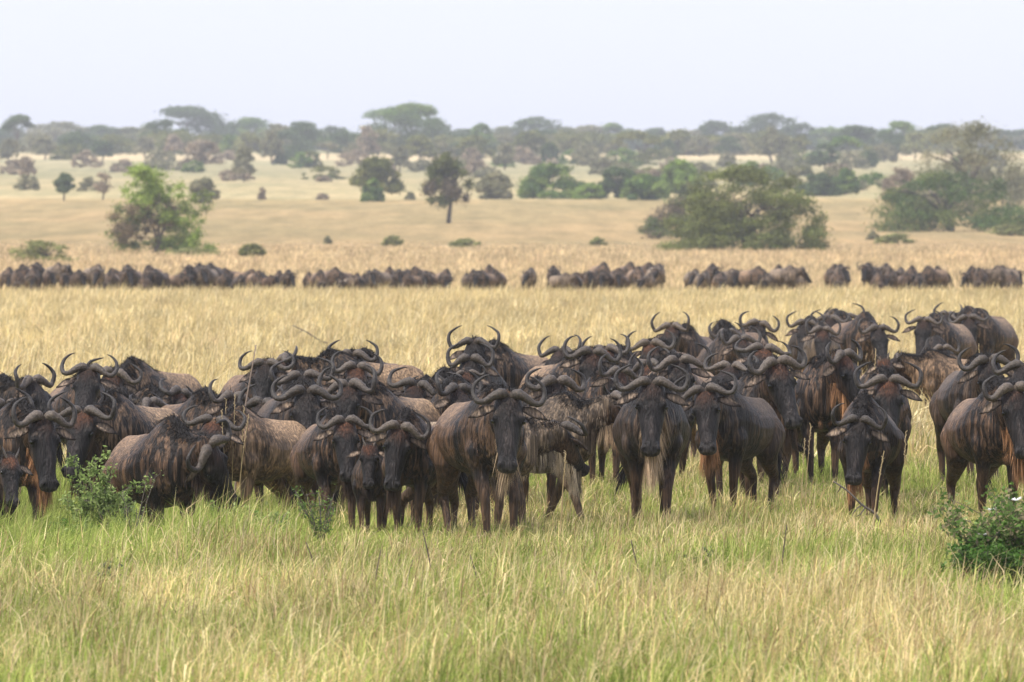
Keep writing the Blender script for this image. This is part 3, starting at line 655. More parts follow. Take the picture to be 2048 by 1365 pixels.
# ---------------------------------------------------------------- grass
def blades(r, x, y, h, wd, col, lean=.45, face=.5, dirn=None):
    n = len(x); z = ground_z(x, y) - .02
    a = r.normal(0, face, n) + np.where(r.random(n) < .5, 0, np.pi)    # blades mostly show their broad side along the wind line
    sx, sy = np.cos(a) * wd / 2, np.sin(a) * wd / 2
    la = r.random(n) * 6.283 if dirn is None else dirn + r.normal(0, 1.1, n); lm = np.abs(r.normal(0, lean, n)) * h * np.where(r.random(n) < .14, 2.2, 1)
    dx, dy = np.cos(la) * lm + .10 * h, np.sin(la) * lm
    V = np.empty((n, 5, 3), np.float32)
    V[:, 0] = np.stack([x - sx, y - sy, z], 1); V[:, 1] = np.stack([x + sx, y + sy, z], 1)
    V[:, 2] = np.stack([x + dx * .35 - sx * .8, y + dy * .35 - sy * .8, z + h * .6], 1)
    V[:, 3] = np.stack([x + dx * .35 + sx * .8, y + dy * .35 + sy * .8, z + h * .6], 1)
    V[:, 4] = np.stack([x + dx, y + dy, z + h * (1 - .33 * np.minimum(lm / h, 2.2))], 1)
    b = (np.arange(n) * 5)[:, None]
    return V.reshape(-1, 3), b + np.array([0, 1, 3, 2]), b + np.array([2, 3, 4]), np.repeat(np.concatenate([col, np.ones((n, 1))], 1), 5, 0)
def scatter(r, n, d0, d1, margin=1.12, extra=1.2):
    u = r.random(n); y = np.sqrt(d0 ** 2 + u * (d1 ** 2 - d0 ** 2)); x = (r.random(n) * 2 - 1) * (y * .0512 * margin + extra); return x, y
def grass_object(name, label, cat, r, n, d0, d1, hfun, wd, greenf, palette, lean=.45, tuft=.6, per=16, trad=.05):
    nt_ = int(n * tuft / per); tx, ty = scatter(r, nt_, d0, d1)
    x1 = np.repeat(tx, per) + r.normal(0, trad, nt_ * per); y1 = np.repeat(ty, per) + r.normal(0, trad, nt_ * per)
    x2, y2 = scatter(r, n - nt_ * per, d0, d1)
    x = np.concatenate([x1, x2]); y = np.concatenate([y1, y2]); n = len(x)
    tid = np.concatenate([np.repeat(np.arange(nt_), per), nt_ + r.integers(0, 4000, n - nt_ * per)])
    ex = ~((x > 3.30 + .25 * (y - 74)) & (y > 69) & (y < 74.6) & (y < 76) & (r.random(n) < .85)); x, y, tid = x[ex], y[ex], tid[ex]; n = len(x)
    tg = r.random(nt_ + 4000); tb = r.uniform(.78, 1.22, nt_ + 4000); th = r.uniform(.6, 1.3, nt_ + 4000); tc_ = r.integers(0, 60, nt_ + 4000); ta = r.random(nt_ + 4000) * 6.283
    cl = fbm(x * 1.6 + 11, y * .8 + 3, 3); big = fbm(x * .45 + 50, y * .09 + 7, 3); mid = fbm(x * .9 + 5, y * .25 + 70, 2)
    isg = .6 * tg[tid] + .4 * r.random(n) < greenf(x, y, big)
    straw, green = palette; straw = np.array(straw); green = np.array(green)
    k = np.where(r.random(n) < .7, tc_[tid], r.integers(0, 60, n))
    c = np.where(isg[:, None], green[k % len(green)], straw[k % len(straw)]) * r.uniform(.55, 1.4, (n, 1)) * tb[tid][:, None] * (.68 + .64 * mid[:, None])
    h = hfun(x, y, cl) * r.uniform(.45, 1.15, n) * th[tid] * np.where(isg, .85, 1.1)
    V, Q, T, col = blades(r, x, y, h, wd * r.uniform(.6, 1.4, n), c, lean, .5, ta[tid])
    o = link(name, mesh_np(name, V, [Q, T], col, False, M_GRASS)); return tag(o, label, cat, None, 'stuff')
STRAW = [(.72, .58, .27), (.84, .71, .40), (.64, .50, .22), (.82, .69, .33), (.72, .54, .32), (.40, .27, .13)]
GREEN = [(.33, .40, .09), (.42, .48, .125), (.21, .28, .055), (.50, .52, .16)]
YEL = [(.68, .55, .27), (.74, .61, .32), (.57, .45, .22), (.66, .51, .29), (.80, .69, .42)]
def hn(x, y, cl): return .15 + .21 * np.clip(cl * 1.6 - .35, 0, 1) + .14 * sstep(81, 66, y) + .30 * sstep(-1.4, -2.6, x) * sstep(76, 82, y) * sstep(96, 90, y)
r = np.random.default_rng(21)
grass_object("green_grass", "mixed green and straw grass in front of the near herd", "grass", r, 600000, 55, 112, hn, .0068,
             lambda x, y, b: np.clip(.68 + .85 * (b - .5) + .06 * sstep(78, 84, y) + .1 * sstep(0, -6, x) * (y > 80), .08, .95), (STRAW, GREEN), .62)
grass_object("yellow_grass", "tall yellow grass between the near herd and the distant line", "grass", r, 480000, 108, 335,
             lambda x, y, cl: .30 + .32 * cl, .020, lambda x, y, b: np.clip(.45 - (y - 110) / 90 + .7 * (b - .5), .03, .6), (YEL, [(.40, .40, .14), (.46, .45, .18)]), .55, .7, 14, .10)
grass_object("pale_grass", "pale dry grass around and behind the distant line", "grass", r, 170000, 334, 700,
             lambda x, y, cl: (.30 + .26 * cl) * sstep(720, 560, y), .045, lambda x, y, b: np.full_like(x, .04), ([(.66, .52, .29), (.70, .55, .32), (.60, .46, .26), (.64, .48, .29)], [(.36, .36, .16), (.42, .40, .18)]), .5, .7, 14, .25)

# ---------------------------------------------------------------- trees and bushes
def leaf_cloud(r, lobes, n, size, cols, hollow=.55):
    """lobes: (centre 3, radii 3, colour index); returns leaf sprays (small bent quads) through the lobes' volume"""
    W = np.array([l[1][0] * l[1][2] for l in lobes]); W = W / W.sum(); li = r.choice(len(lobes), n, p=W)
    Cn = np.array([l[0] for l in lobes])[li]; Rd = np.array([l[1] for l in lobes])[li]
    u = r.normal(size=(n, 3)); u /= np.linalg.norm(u, axis=1)[:, None]
    rad = (hollow + (1 - hollow) * r.random(n)) * np.where(r.random(n) < .22, r.uniform(1.0, 1.55, n), r.uniform(.7, 1.12, n))
    Pn = Cn + u * Rd * rad[:, None]
    nd = u * .7 + r.normal(0, .6, (n, 3)) + np.array([0, 0, .35]); nd /= np.linalg.norm(nd, axis=1)[:, None]
    e1 = np.cross(nd, r.normal(size=(n, 3))); e1 /= np.linalg.norm(e1, axis=1)[:, None]; e2 = np.cross(nd, e1)
    sz = size * r.uniform(.5, 1.4, n); a = (sz * .62)[:, None]; b = (sz * .38)[:, None]
    V = np.stack([Pn - e1 * a, Pn + e2 * b, Pn + e1 * a, Pn - e2 * b], 1).reshape(-1, 3)
    ci = np.array([l[2] for l in lobes])[li]; c = np.array(cols)[ci] * (2.15, 1.95, 1.75) * r.uniform(.6, 1.4, (n, 1))
    return V, np.arange(n * 4).reshape(-1, 4), np.repeat(np.concatenate([c, np.ones((n, 1))], 1), 4, 0)
def crown_lobes(r, kind, w, h, ncol):
    """overlapping foliage masses filling a crown of full width w and height h above its foot"""
    P_ = {'umbrella': (20, .12, .19, .07, .11, .66, .30, 2.0), 'dome': (46, .07, .17, .06, .14, .24, .72, .8), 'bush': (46, .06, .16, .08, .18, .03, .92, .6), 'full': (95, .05, .13, .06, .13, .03, .95, .5), 'wood': (34, .10, .17, .12, .2, .05, .93, 1.4), 'column': (18, .16, .28, .08, .13, .28, .68, .6)}[kind]
    n, a0, a1, b0, b1, zlo, zr, pw = P_; L = []
    for k in range(n):
        rx, rz = w * r.uniform(a0, a1), h * r.uniform(b0, b1); qm = .5 * w - rx * .9; u = math.sqrt(r.random()) if k > 3 else .2 * r.random(); q = qm * u; a = r.random() * 6.28
        cap = (1 - u ** (2 + pw)) ** .5 if u < 1 else 0
        top = h * (zlo + zr * max(.12, cap)) - rz * .8; zz = top if (k % 3 == 0 or kind == 'umbrella') else h * zlo + rz * .5 + (top - h * zlo - rz * .5) * r.random()
        L.append(((math.cos(a) * q, math.sin(a) * q * .8, max(zz, rz * .4)), (rx, rx * .9, rz), r.integers(ncol)))
    if kind == 'full':   # skirt of low branches
        for k in range(34):
            a = r.random() * 6.28; q = w * r.uniform(.2, .44); L.append(((math.cos(a) * q, math.sin(a) * q * .8, h * r.uniform(.04, .34)), (w * r.uniform(.05, .10), w * .08, h * r.uniform(.06, .11)), r.integers(ncol)))
    return L
def limbs(r, h, w, low, base_r, nl=6, top=None):
    mb = MB(); top = top or .8
    lean = r.normal(0, .04) * w
    st = [(0, 0, -.15), (lean * .4, 0, h * low * .5), (lean, 0, h * low)]
    mb.tube(catmull(st, 3), np.linspace(base_r * 1.25, base_r * .8, 7), 7)
    for k in range(nl):
        a = k * 6.28 / nl + r.uniform(-.4, .4); q = w * r.uniform(.14, .32); zt = h * top * r.uniform(.7, 1.0) * (1 - .9 * (q / w) ** 1.5)
        p = catmull([(lean * .7, 0, h * low * .8), (lean + math.cos(a) * q * .4, math.sin(a) * q * .35, h * (low + (top - low) * .4)), (lean + math.cos(a) * q, math.sin(a) * q * .8, zt)], 3)
        mb.tube(p, np.linspace(base_r * .6, base_r * .12, len(p)), 5)
        for j in range(2):
            b = p[3 + j]; e = b + np.array([r.normal(0, .1) * w, r.normal(0, .1) * w, h * .15]); mb.tube([b, (b + e) / 2 + r.normal(0, .02, 3) * w, e], [base_r * .25, base_r * .16, base_r * .06], 4)
    return mb.mesh("trunk", True, M_BARK)
COLS = {'wood': [(.075, .095, .045), (.06, .08, .04), (.09, .105, .06)], 'olive': [(.085, .10, .035), (.065, .08, .03), (.11, .12, .045)], 'green': [(.065, .115, .03), (.05, .09, .028), (.10, .15, .04)],
        'lime': [(.13, .20, .045), (.10, .16, .04), (.08, .12, .035)], 'dark': [(.045, .072, .032), (.056, .084, .038), (.038, .06, .028)],
        'greyish': [(.125, .132, .082), (.10, .11, .07), (.145, .148, .095)], 'bare': [(.17, .15, .115), (.135, .12, .095), (.20, .175, .135)],
        'pale': [(.15, .17, .075), (.12, .14, .06), (.10, .11, .055)]}
def make_tree(px, base, top, wpx, kind, cols, label, group=None, name=None, low=.35, n=None, hollow=.55, lsz=None, trunk=True, seed=None, cat=None, nl=6, lobes=None):
    wpx = wpx * (1.2 if kind == 'bush' else 1.1); d = row_to_d(base); m = d / F; h = (base - top) * m; wd = wpx * m; x = px_x(px, d)
    r = np.random.default_rng(int(px * 7 + base) if seed is None else seed)
    name = name or ('bush' if kind == 'bush' else 'tree')
    root = empty(name, (x, d, float(ground_z(x, d))))
    n = int(1.5 * n) if n else int(min(16000, max(1800, 1.7 * wpx * (base - top))))
    L = lobes(wd, h) if lobes else crown_lobes(r, kind, wd, h, 3)
    L = [(l[0], l[1], r.integers(3) if l[2] is None else l[2]) for l in L]
    V, Q, col = leaf_cloud(r, L, n, lsz or max(.11, 4.2 * m), COLS[cols] if isinstance(cols, str) else cols, hollow)
    link("crown" if name != 'bush' else "foliage", mesh_np("crown", V, Q, col, False, M_LEAF), None, root)
    if trunk: link("trunk" if name != 'bush' else "stems", limbs(r, h, wd, low, max(.03, .022 * h + .008 * wd), nl), None, root)
    tag(root, label, cat or ('bush' if name == 'bush' else 'tree'), group); return root
# nearer bushes and trees of the plain
def lob_left(w, h):   # uneven tree at left: narrow high top over a broad skirt
    rr = np.random.default_rng(5); L = []
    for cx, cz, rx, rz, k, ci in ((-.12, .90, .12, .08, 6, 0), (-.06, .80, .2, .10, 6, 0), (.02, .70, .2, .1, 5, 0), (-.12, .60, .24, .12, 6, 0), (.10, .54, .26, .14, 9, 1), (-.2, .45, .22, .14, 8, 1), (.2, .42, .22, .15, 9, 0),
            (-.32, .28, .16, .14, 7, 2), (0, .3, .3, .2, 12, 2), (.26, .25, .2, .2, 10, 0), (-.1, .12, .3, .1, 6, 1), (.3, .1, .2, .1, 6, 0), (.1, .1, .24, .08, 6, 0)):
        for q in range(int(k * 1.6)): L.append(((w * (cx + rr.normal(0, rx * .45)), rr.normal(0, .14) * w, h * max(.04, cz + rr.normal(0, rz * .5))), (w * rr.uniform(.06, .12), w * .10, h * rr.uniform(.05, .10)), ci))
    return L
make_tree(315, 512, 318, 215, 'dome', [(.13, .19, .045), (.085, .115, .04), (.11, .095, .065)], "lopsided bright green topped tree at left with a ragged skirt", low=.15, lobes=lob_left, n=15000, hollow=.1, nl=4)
make_tree(1492, 506, 326, 330, 'full', [(.085, .105, .036), (.07, .085, .034), (.095, .12, .04)], "largest broad round olive tree standing on the plain at right", low=.14, n=26000, nl=9, hollow=.25)
make_tree(1378, 478, 388, 175, 'bush', [(.08, .085, .045), (.09, .08, .06), (.06, .085, .035)], "grey green bush spilling left of the broad round olive tree", n=6500)
make_tree(1560, 503, 462, 44, 'bush', 'lime', "small bright green bush at the foot of the broad olive tree", n=1500)
make_tree(1905, 463, 336, 300, 'bush', [(.05, .085, .03), (.045, .07, .03), (.075, .10, .035)], "wide dark green thicket at right", n=13000)
make_tree(1940, 424, 236, 250, 'full', 'greyish', "tall grey green thorn tree behind the wide thicket at right", low=.3, n=9000, hollow=.3)
make_tree(1798, 402, 330, 90, 'bush', 'bare', "leafless grey bush left of the tall grey thorn tree", n=2600, hollow=.2)
make_tree(2030, 402, 330, 80, 'bush', 'greyish', "grey bush cut by the right edge on the far slope", n=2400)
make_tree(897, 447, 300, 112, 'dome', [(.07, .085, .035), (.085, .075, .055), (.055, .07, .03)], "round dark crowned tree with slim trunk in the middle of the plain", low=.3, n=7500, hollow=.15, seed=3)
make_tree(408, 420, 354, 68, 'dome', 'greyish', "small dome shaped tree right behind the lopsided tree", low=.35)
make_tree(750, 402, 312, 105, 'dome', 'olive', "two tiered tree with a pale upper crown left of the round crowned tree", low=.4)
make_tree(745, 404, 356, 44, 'bush', 'green', "low green bush at the foot of the two tiered tree")
make_tree(990, 399, 344, 74, 'bush', 'greyish', "grey green bush right of the round crowned tree")
make_tree(1104, 398, 322, 128, 'bush', 'green', "domed green thicket in the middle distance right of centre", n=6000)
make_tree(1180, 399, 366, 60, 'bush', 'lime', "low light green bush between two green thickets")
make_tree(1238, 397, 332, 88, 'bush', 'dark', "darker green thicket right of the domed one")
make_tree(1290, 401, 346, 90, 'bush', 'green', "low wide green bush left of the pale green tree")
make_tree(1358, 398, 318, 90, 'bush', 'lime', "light green tree-like bush just left of the broad olive tree")
make_tree(1640, 393, 345, 92, 'bush', 'dark', "dark low thicket right of the broad olive tree")
make_tree(1690, 390, 336, 60, 'bush', 'green', "upright green bush beside the dark low thicket")
make_tree(1503, 372, 322, 60, 'bush', 'green', "green bush peeping over the top of the broad olive tree")
make_tree(128, 402, 345, 42, 'column', 'dark', "small dark tree with a forked crown at far left", name='tree', low=.5)
make_tree(206, 400, 342, 44, 'column', 'bare', "spindly bare tree right of the small forked one", name='tree', low=.3, hollow=.1, n=700)
make_tree(52, 364, 312, 44, 'dome', 'bare', "thin grey tree on the pale slope at far left", low=.5, n=900)
make_tree(488, 364, 292, 44, 'column', 'greyish', "narrow upright tree on the pale slope left of centre", low=.3)
make_tree(405, 342, 278, 90, 'dome', 'bare', "wide leafless mauve grey tree at the wood edge", low=.3, n=2600, hollow=.2)
make_tree(80, 530, 478, 140, 'bush', 'pale', "low spreading pale green bush at the left edge", n=2600, hollow=.2)
make_tree(505, 522, 487, 58, 'dome', 'olive', "tiny flat topped tree on a thick stem above the distant line", low=.45, n=1300)
r = np.random.default_rng(77)
for px, base, top, wd, c, lab in [(786, 494, 470, 44, 'pale', "low green bush on the plain below the round crowned tree"), (930, 497, 477, 68, 'pale', "low pale green bush right of the round tree's foot"),
        (656, 489, 472, 16, 'greyish', "tiny upright shrub left of centre on the plain"), (1196, 492, 474, 34, 'pale', "small low shrub on the plain right of centre"),
        (1385, 500, 474, 70, 'pale', "straggly low bush in front of the grey green skirt"), (1790, 488, 466, 76, 'pale', "low pale bush in front of the dark thicket"),
        (2018, 472, 448, 80, 'pale', "low green mound of shrub at the right edge"), (385, 516, 494, 120, 'pale', "low weedy bush under the lopsided tree"),
        (524, 400, 374, 16, 'bare', "bare little shrub at the pale edge left of centre"), (645, 400, 387, 26, 'bare', "small grey shrub along the pale edge"),
        (820, 400, 384, 20, 'greyish', "small shrub between the two tiered and round crowned trees"), (1746, 480, 462, 24, 'greyish', "tiny grey shrub left of the low pale bush"),
        (575, 322, 300, 30, 'dark', "dark shrub at the edge of the wood left of centre"), (648, 364, 352, 30, 'bare', "flat grey shrub on the pale slope")]:
    make_tree(px, base, top, wd, 'bush', c, lab, "scattered low shrubs of the plain", n=600 if wd < 60 else 1500, hollow=.15, trunk=False)
# the far wood: every crown its own tree
FAR = [(36, 60, 229, 'umbrella', 'dark'), (25, 90, 250, 'dome', 'dark'), (122, 150, 238, 'dome', 'greyish'), (200, 110, 246, 'dome', 'dark'), (262, 100, 250, 'dome', 'olive'),
       (372, 130, 208, 'umbrella', 'dark'), (330, 90, 236, 'dome', 'dark'), (436, 120, 229, 'dome', 'dark'), (500, 100, 230, 'dome', 'green'), (552, 60, 246, 'dome', 'greyish'),
       (602, 84, 241, 'dome', 'dark'), (668, 64, 250, 'dome', 'dark'), (730, 60, 262, 'dome', 'greyish'), (775, 110, 214, 'umbrella', 'green'), (822, 100, 204, 'umbrella', 'green'), (812, 170, 226, 'dome', 'dark'),
       (872, 60, 234, 'dome', 'dark'), (925, 80, 252, 'dome', 'dark'), (962, 50, 246, 'dome', 'green'), (1010, 90, 248, 'dome', 'olive'), (1074, 110, 229, 'dome', 'dark'), (1128, 90, 250, 'dome', 'olive'),
       (1180, 100, 247, 'dome', 'greyish'), (1222, 80, 240, 'dome', 'green'), (1312, 80, 251, 'dome', 'dark'), (1352, 70, 262, 'dome', 'dark'), (1392, 60, 254, 'dome', 'greyish'),
       (1430, 74, 237, 'dome', 'dark'), (1478, 70, 246, 'dome', 'dark'), (1540, 120, 222, 'dome', 'dark'), (1600, 90, 240, 'dome', 'dark'), (1660, 100, 248, 'dome', 'green'), (1712, 90, 249, 'dome', 'dark'),
       (1758, 60, 262, 'dome', 'dark'), (1795, 60, 242, 'umbrella', 'green'), (1842, 70, 256, 'dome', 'dark'), (1890, 90, 246, 'dome', 'dark'), (2000, 80, 256, 'dome', 'dark'), (2042, 70, 258, 'dome', 'dark')]
cname = {'dark': 'dark green', 'greyish': 'grey green', 'olive': 'olive', 'green': 'fresh green', 'lime': 'light green', 'pale': 'pale', 'bare': 'leafless grey'}
kname = {'umbrella': 'flat topped', 'dome': 'dome crowned', 'bush': 'low', 'wood': 'spreading', 'column': 'narrow'}
def near_what(px):
    marks = [(0, "the left edge"), (128, "the forked tree"), (206, "the spindly tree"), (315, "the lopsided tree"), (405, "the mauve tree"), (488, "the narrow tree"),
             (746, "the two tiered tree"), (897, "the round crowned tree"), (990, "the grey bush"), (1104, "the domed thicket"), (1238, "the darker thicket"), (1358, "the light bush"),
             (1485, "the broad tree"), (1640, "the low thicket"), (1798, "the leafless bush"), (1905, "the wide thicket"), (1990, "the thorn tree"), (2048, "the right edge")]
    m = min(marks, key=lambda q: abs(q[0] - px)); dx = px - m[0]
    return ("straight above " if abs(dx) < 14 else "just right of " if 0 < dx < 40 else "just left of " if -40 < dx < 0 else "well right of " if dx > 0 else "well left of ") + m[1]
used = {}
def uniq(lab, px):
    used.setdefault(lab, 0); used[lab] += 1
    return lab if used[lab] == 1 else lab + ", " + ["", "", "next along", "third along", "fourth along", "fifth along", "sixth along"][used[lab]]
G = "trees of the far wood"
for px, wd, top, kind, c in FAR:
    base = r.uniform(303, 310)
    make_tree(px, base, top, wd * 1.2, kind, c, uniq(f"{cname[c]} {kname[kind]} skyline tree {near_what(px)}", px), G, low=.4 if kind == 'umbrella' else .22, n=int(1500 + wd * 12), nl=5)
# front rank of the wood: lower trees and scrub
for px, wd, top, base, kind, c in [(1275, 104, 261, 326, 'umbrella', 'olive'), (1232, 50, 276, 318, 'dome', 'greyish'), (1170, 60, 285, 330, 'dome', 'greyish'), (1545, 90, 250, 330, 'dome', 'greyish'), (1690, 70, 272, 336, 'umbrella', 'green'),
        (1650, 70, 285, 345, 'dome', 'dark'), (1830, 60, 262, 318, 'dome', 'pale'), (950, 90, 270, 330, 'dome', 'olive'), (1060, 90, 258, 322, 'dome', 'olive'), (1010, 50, 285, 340, 'dome', 'greyish'), (705, 50, 284, 322, 'dome', 'greyish'),
        (735, 50, 250, 322, 'dome', 'bare'), (840, 80, 268, 330, 'dome', 'olive'), (800, 40, 292, 345, 'dome', 'greyish'), (500, 70, 262, 316, 'dome', 'pale'), (545, 50, 258, 330, 'dome', 'greyish'), (590, 34, 290, 320, 'dome', 'dark'),
        (460, 50, 268, 314, 'dome', 'green'), (290, 50, 270, 314, 'dome', 'greyish'), (205, 50, 280, 322, 'dome', 'dark'), (90, 60, 268, 320, 'dome', 'greyish'), (150, 50, 272, 318, 'dome', 'dark'), (20, 50, 275, 330, 'dome', 'greyish'),
        (655, 50, 284, 318, 'umbrella', 'greyish'), (348, 40, 268, 312, 'dome', 'bare'), (1100, 40, 284, 330, 'dome', 'dark'), (1330, 50, 278, 318, 'dome', 'dark'), (1400, 60, 270, 314, 'dome', 'greyish'), (1460, 60, 272, 312, 'dome', 'dark'),
        (1600, 50, 268, 318, 'dome', 'olive'), (1770, 60, 285, 325, 'bush', 'greyish'), (1735, 46, 300, 335, 'bush', 'dark'), (1975, 60, 290, 350, 'bush', 'greyish'), (890, 50, 282, 330, 'dome', 'greyish'), (30, 60, 318, 350, 'bush', 'bare'), (245, 46, 318, 345, 'bush', 'bare'),
        (770, 50, 322, 352, 'bush', 'bare'), (1400, 70, 322, 352, 'bush', 'greyish'), (1210, 60, 312, 350, 'bush', 'greyish'), (1560, 70, 318, 352, 'bush', 'greyish'), (950, 60, 318, 352, 'bush', 'bare'), (560, 26, 306, 330, 'bush', 'dark')]:
    nm = 'bush' if kind == 'bush' else 'tree'
    make_tree(px, base, top, wd, kind, c, uniq(f"{cname[c]} {kname[kind]} {nm} before the wood {near_what(px)}", px), "trees and scrub before the far wood", low=.25, n=int(900 + wd * 14), nl=5, hollow=.3)
# scrub over the upper slope, thick towards the right
rs = np.random.default_rng(404)
for k in range(64):
    px = rs.uniform(900, 2040) if k < 48 else rs.uniform(10, 900); base = 318 + 66 * rs.random() ** 1.3; hh = rs.uniform(14, 34) * (1 + (base - 318) / 90); c = str(rs.choice(['greyish', 'bare', 'olive', 'green', 'greyish']))
    if 700 < px < 960 and base > 350: continue
    make_tree(px, base, base - hh, rs.uniform(36, 84), 'bush', c, uniq(f"{cname[c]} {'wide' if k % 2 else 'small'} slope bush {near_what(px)}", px), "scrub bushes on the far slope", n=1100, hollow=.1, trunk=False)
# filler crowns joining the wood into one belt
for k in range(58):
    px = 8 + k * 35.5 + r.uniform(-9, 9); kind = 'wood'; c = str(r.choice(['dark', 'greyish', 'dark', 'olive'])); top = r.uniform(250, 270) if 0 < px < 700 else r.uniform(255, 275)
    make_tree(px, r.uniform(304, 312), top, r.uniform(85, 150), kind, c, uniq(f"{cname[c]} {kname[kind]} tree low in the wood {near_what(px)}", px), "lower trees within the far wood", low=.12, n=2000, nl=4)

# ---------------------------------------------------------------- plants in the near grass
def leafy(px, base_row, d, h, wd, n, cols, label, stems=9, lsz=.018, name="shrub", group=None, spread=1.0, seed=0, leafw=1.0):
    r = np.random.default_rng(seed + int(px)); x = px_x(px, d); z = float(ground_z(x, d)); root = empty(name, (x, d, z - .01))
    mb = MB(); tips = []
    for k in range(stems):
        a = r.random() * 6.28; q = wd * .5 * math.sqrt(r.random()) * spread; ht = h * r.uniform(.6, 1.0)
        p = catmull([(0, 0, 0), (math.cos(a) * q * .35 + r.normal(0, .01), math.sin(a) * q * .35, ht * .5), (math.cos(a) * q, math.sin(a) * q, ht)], 4)
        mb.tube(p, np.linspace(.006, .0022, len(p)), 5); tips += [p[j] for j in range(2, len(p))]
        for j in range(4):
            b = p[r.integers(3, len(p))]; e = b + np.array([r.normal(0, .07), r.normal(0, .07), r.uniform(.02, .10)]) * wd * 1.6
            mb.tube([b, (b + e) / 2 + r.normal(0, .006, 3), e], [.003, .0025, .0015], 4); tips += [e, (b + e) / 2, e]
    link("stems", mb.mesh("stems", True, M_BARK), None, root)
    tips = np.array(tips); i = r.integers(len(tips), size=n); Pn = tips[i] + r.normal(0, .035 * wd, (n, 3)); Pn[:, 2] = np.maximum(Pn[:, 2], .02)
    nd = r.normal(0, .6, (n, 3)) + np.array([0, -.2, .6]); nd /= np.linalg.norm(nd, axis=1)[:, None]
    e1 = np.cross(nd, r.normal(size=(n, 3))); e1 /= np.linalg.norm(e1, axis=1)[:, None]; e2 = np.cross(nd, e1); s_ = (lsz * r.uniform(.6, 1.4, n))[:, None]
    V = np.stack([Pn - e1 * s_, Pn + e2 * s_ * .5 * leafw, Pn + e1 * s_, Pn - e2 * s_ * .5 * leafw], 1).reshape(-1, 3)
    c = np.array(cols)[r.integers(len(cols), size=n)] * r.uniform(.7, 1.3, (n, 1))
    link("leaves", mesh_np("leaves", V, np.arange(n * 4).reshape(-1, 4), np.repeat(np.concatenate([c, np.ones((n, 1))], 1), 4, 0), False, M_LEAF), None, root)
    tag(root, label, 'shrub', group); return root
BR = [(.20, .27, .08), (.26, .33, .11), (.14, .20, .06), (.32, .38, .15)]
leafy(192, 1010, 85.6, .95, .80, 4000, BR, "bright green leafy shrub beside the big left wildebeest", 14, .020)
leafy(236, 1010, 85.2, .72, .62, 2200, BR, "second leafy shrub, against the brindled wildebeest's rump", 10, .019)
leafy(303, 900, 88.9, .95, .22, 420, BR, "thin pale green sprig rising above the brindled wildebeest's back", 5, .02)
leafy(120, 1030, 84.9, .42, .55, 900, BR, "low bright green clump under the big dark face at left", 10, .02)
leafy(345, 1030, 84.6, .30, .6, 900, BR, "low leafy clump right of the brindled wildebeest's forefeet", 10, .018)
leafy(545, 1020, 84.0, .26, .6, 800, [(.16, .26, .06), (.20, .30, .09)], "low grassy leafed clump left of the twiggy bush", 10, .02)
leafy(30, 1080, 83.0, .30, .5, 600, BR, "low green clump below the calf at the left edge", 8, .02)
leafy(160, 1050, 84.4, .45, .5, 900, [(.09, .19, .03), (.14, .25, .05)], "low dark green clump under the leafy shrub at left", 10, .02)
leafy(640, 1050, 82.9, .56, .46, 520, [(.16, .24, .07), (.12, .19, .05)], "twiggy small leaved bush in front of the smaller rust browed wildebeest", 12, .014)
leafy(268, 1100, 82.0, .78, .5, 160, [(.20, .27, .10)], "bare forked twig bush in front of the brindled wildebeest", 7, .012)
leafy(470, 1000, 84.4, .32, .5, 700, BR, "low leafy clump between the brindled and the smaller wildebeest", 9, .02)
leafy(1400, 1100, 76.0, .30, .3, 130, [(.14, .19, .08), (.10, .14, .06)], "wispy grey green herb in the open grass right of centre", 5, .016)
leafy(205, 1200, 72.0, .32, .3, 100, [(.14, .17, .09)], "wispy grey herb in the open grass at lower left", 5, .014)
rq = np.random.default_rng(31)
for k in range(9):
    leafy(95 + 55 * k + rq.uniform(-14, 14), 1030, rq.uniform(83.4, 85.2), rq.uniform(.30, .46), rq.uniform(.45, .7), 800, BR, "knee high leafy green clump in the grass at the left herd's feet", 9, .019, group="leafy clumps at the left herd's feet", seed=k)
# bush with white flowers, bottom right
bx, bd = 2044, 73.8
bz = leafy(bx, 1180, bd, .70, 1.05, 10000, [(.09, .16, .035), (.13, .22, .055), (.19, .26, .09), (.30, .25, .15)], "dark green flowering bush cut by the right edge", 34, .021)
leafy(1983, 1180, 73.4, .42, .66, 3600, [(.055, .12, .022), (.08, .16, .035), (.12, .20, .06)], "low left flank of dark green growth beside the flowering bush", 22, .02)
for k, (px, row, dd, lab) in enumerate([(1985, 1022, 76.5, "widest white bloom, left of the pair above the dark green bush"), (2031, 1002, 74.4, "white bloom highest on the dark green bush"), (1967, 1071, 73.6, "small white bloom at the left side of the dark green bush")]):
    x = px_x(px, dd); zc = H - (row - HOR) * dd / F; gz = float(ground_z(x, dd)); root = empty("flower", (x, dd, gz)); rr = np.random.default_rng(900 + k)
    mb = MB(); top = zc - gz; mb.tube([(0, 0, 0), (.01, .01, top * .5), (0, 0, top)], [.003, .003, .002], 5, 1, (.10, .16, .05, 1)); link("stalk", mb.mesh("stalk", True, M_LEAF), None, root)
    pv = MB(); sz = (.07, .06, .045)[k]
    for q in range(9):
        a = q * .7 + rr.normal(0, .1); dv = np.array([math.cos(a), math.sin(a) * .8, .35 + rr.normal(0, .12)]); sv = np.array([-math.sin(a), math.cos(a), 0]) * sz * .3
        c0 = np.array([0, 0, top]); pv.add([c0, c0 + dv * sz * .55 - sv, c0 + dv * sz, c0 + dv * sz * .55 + sv], [[0, 1, 2, 3]], (), (.85, .85, .88, 1))
    link("petals", pv.mesh("petals", False, M_PETAL), None, root); tag(root, lab, 'flower', "white flowers by the dark green bush")
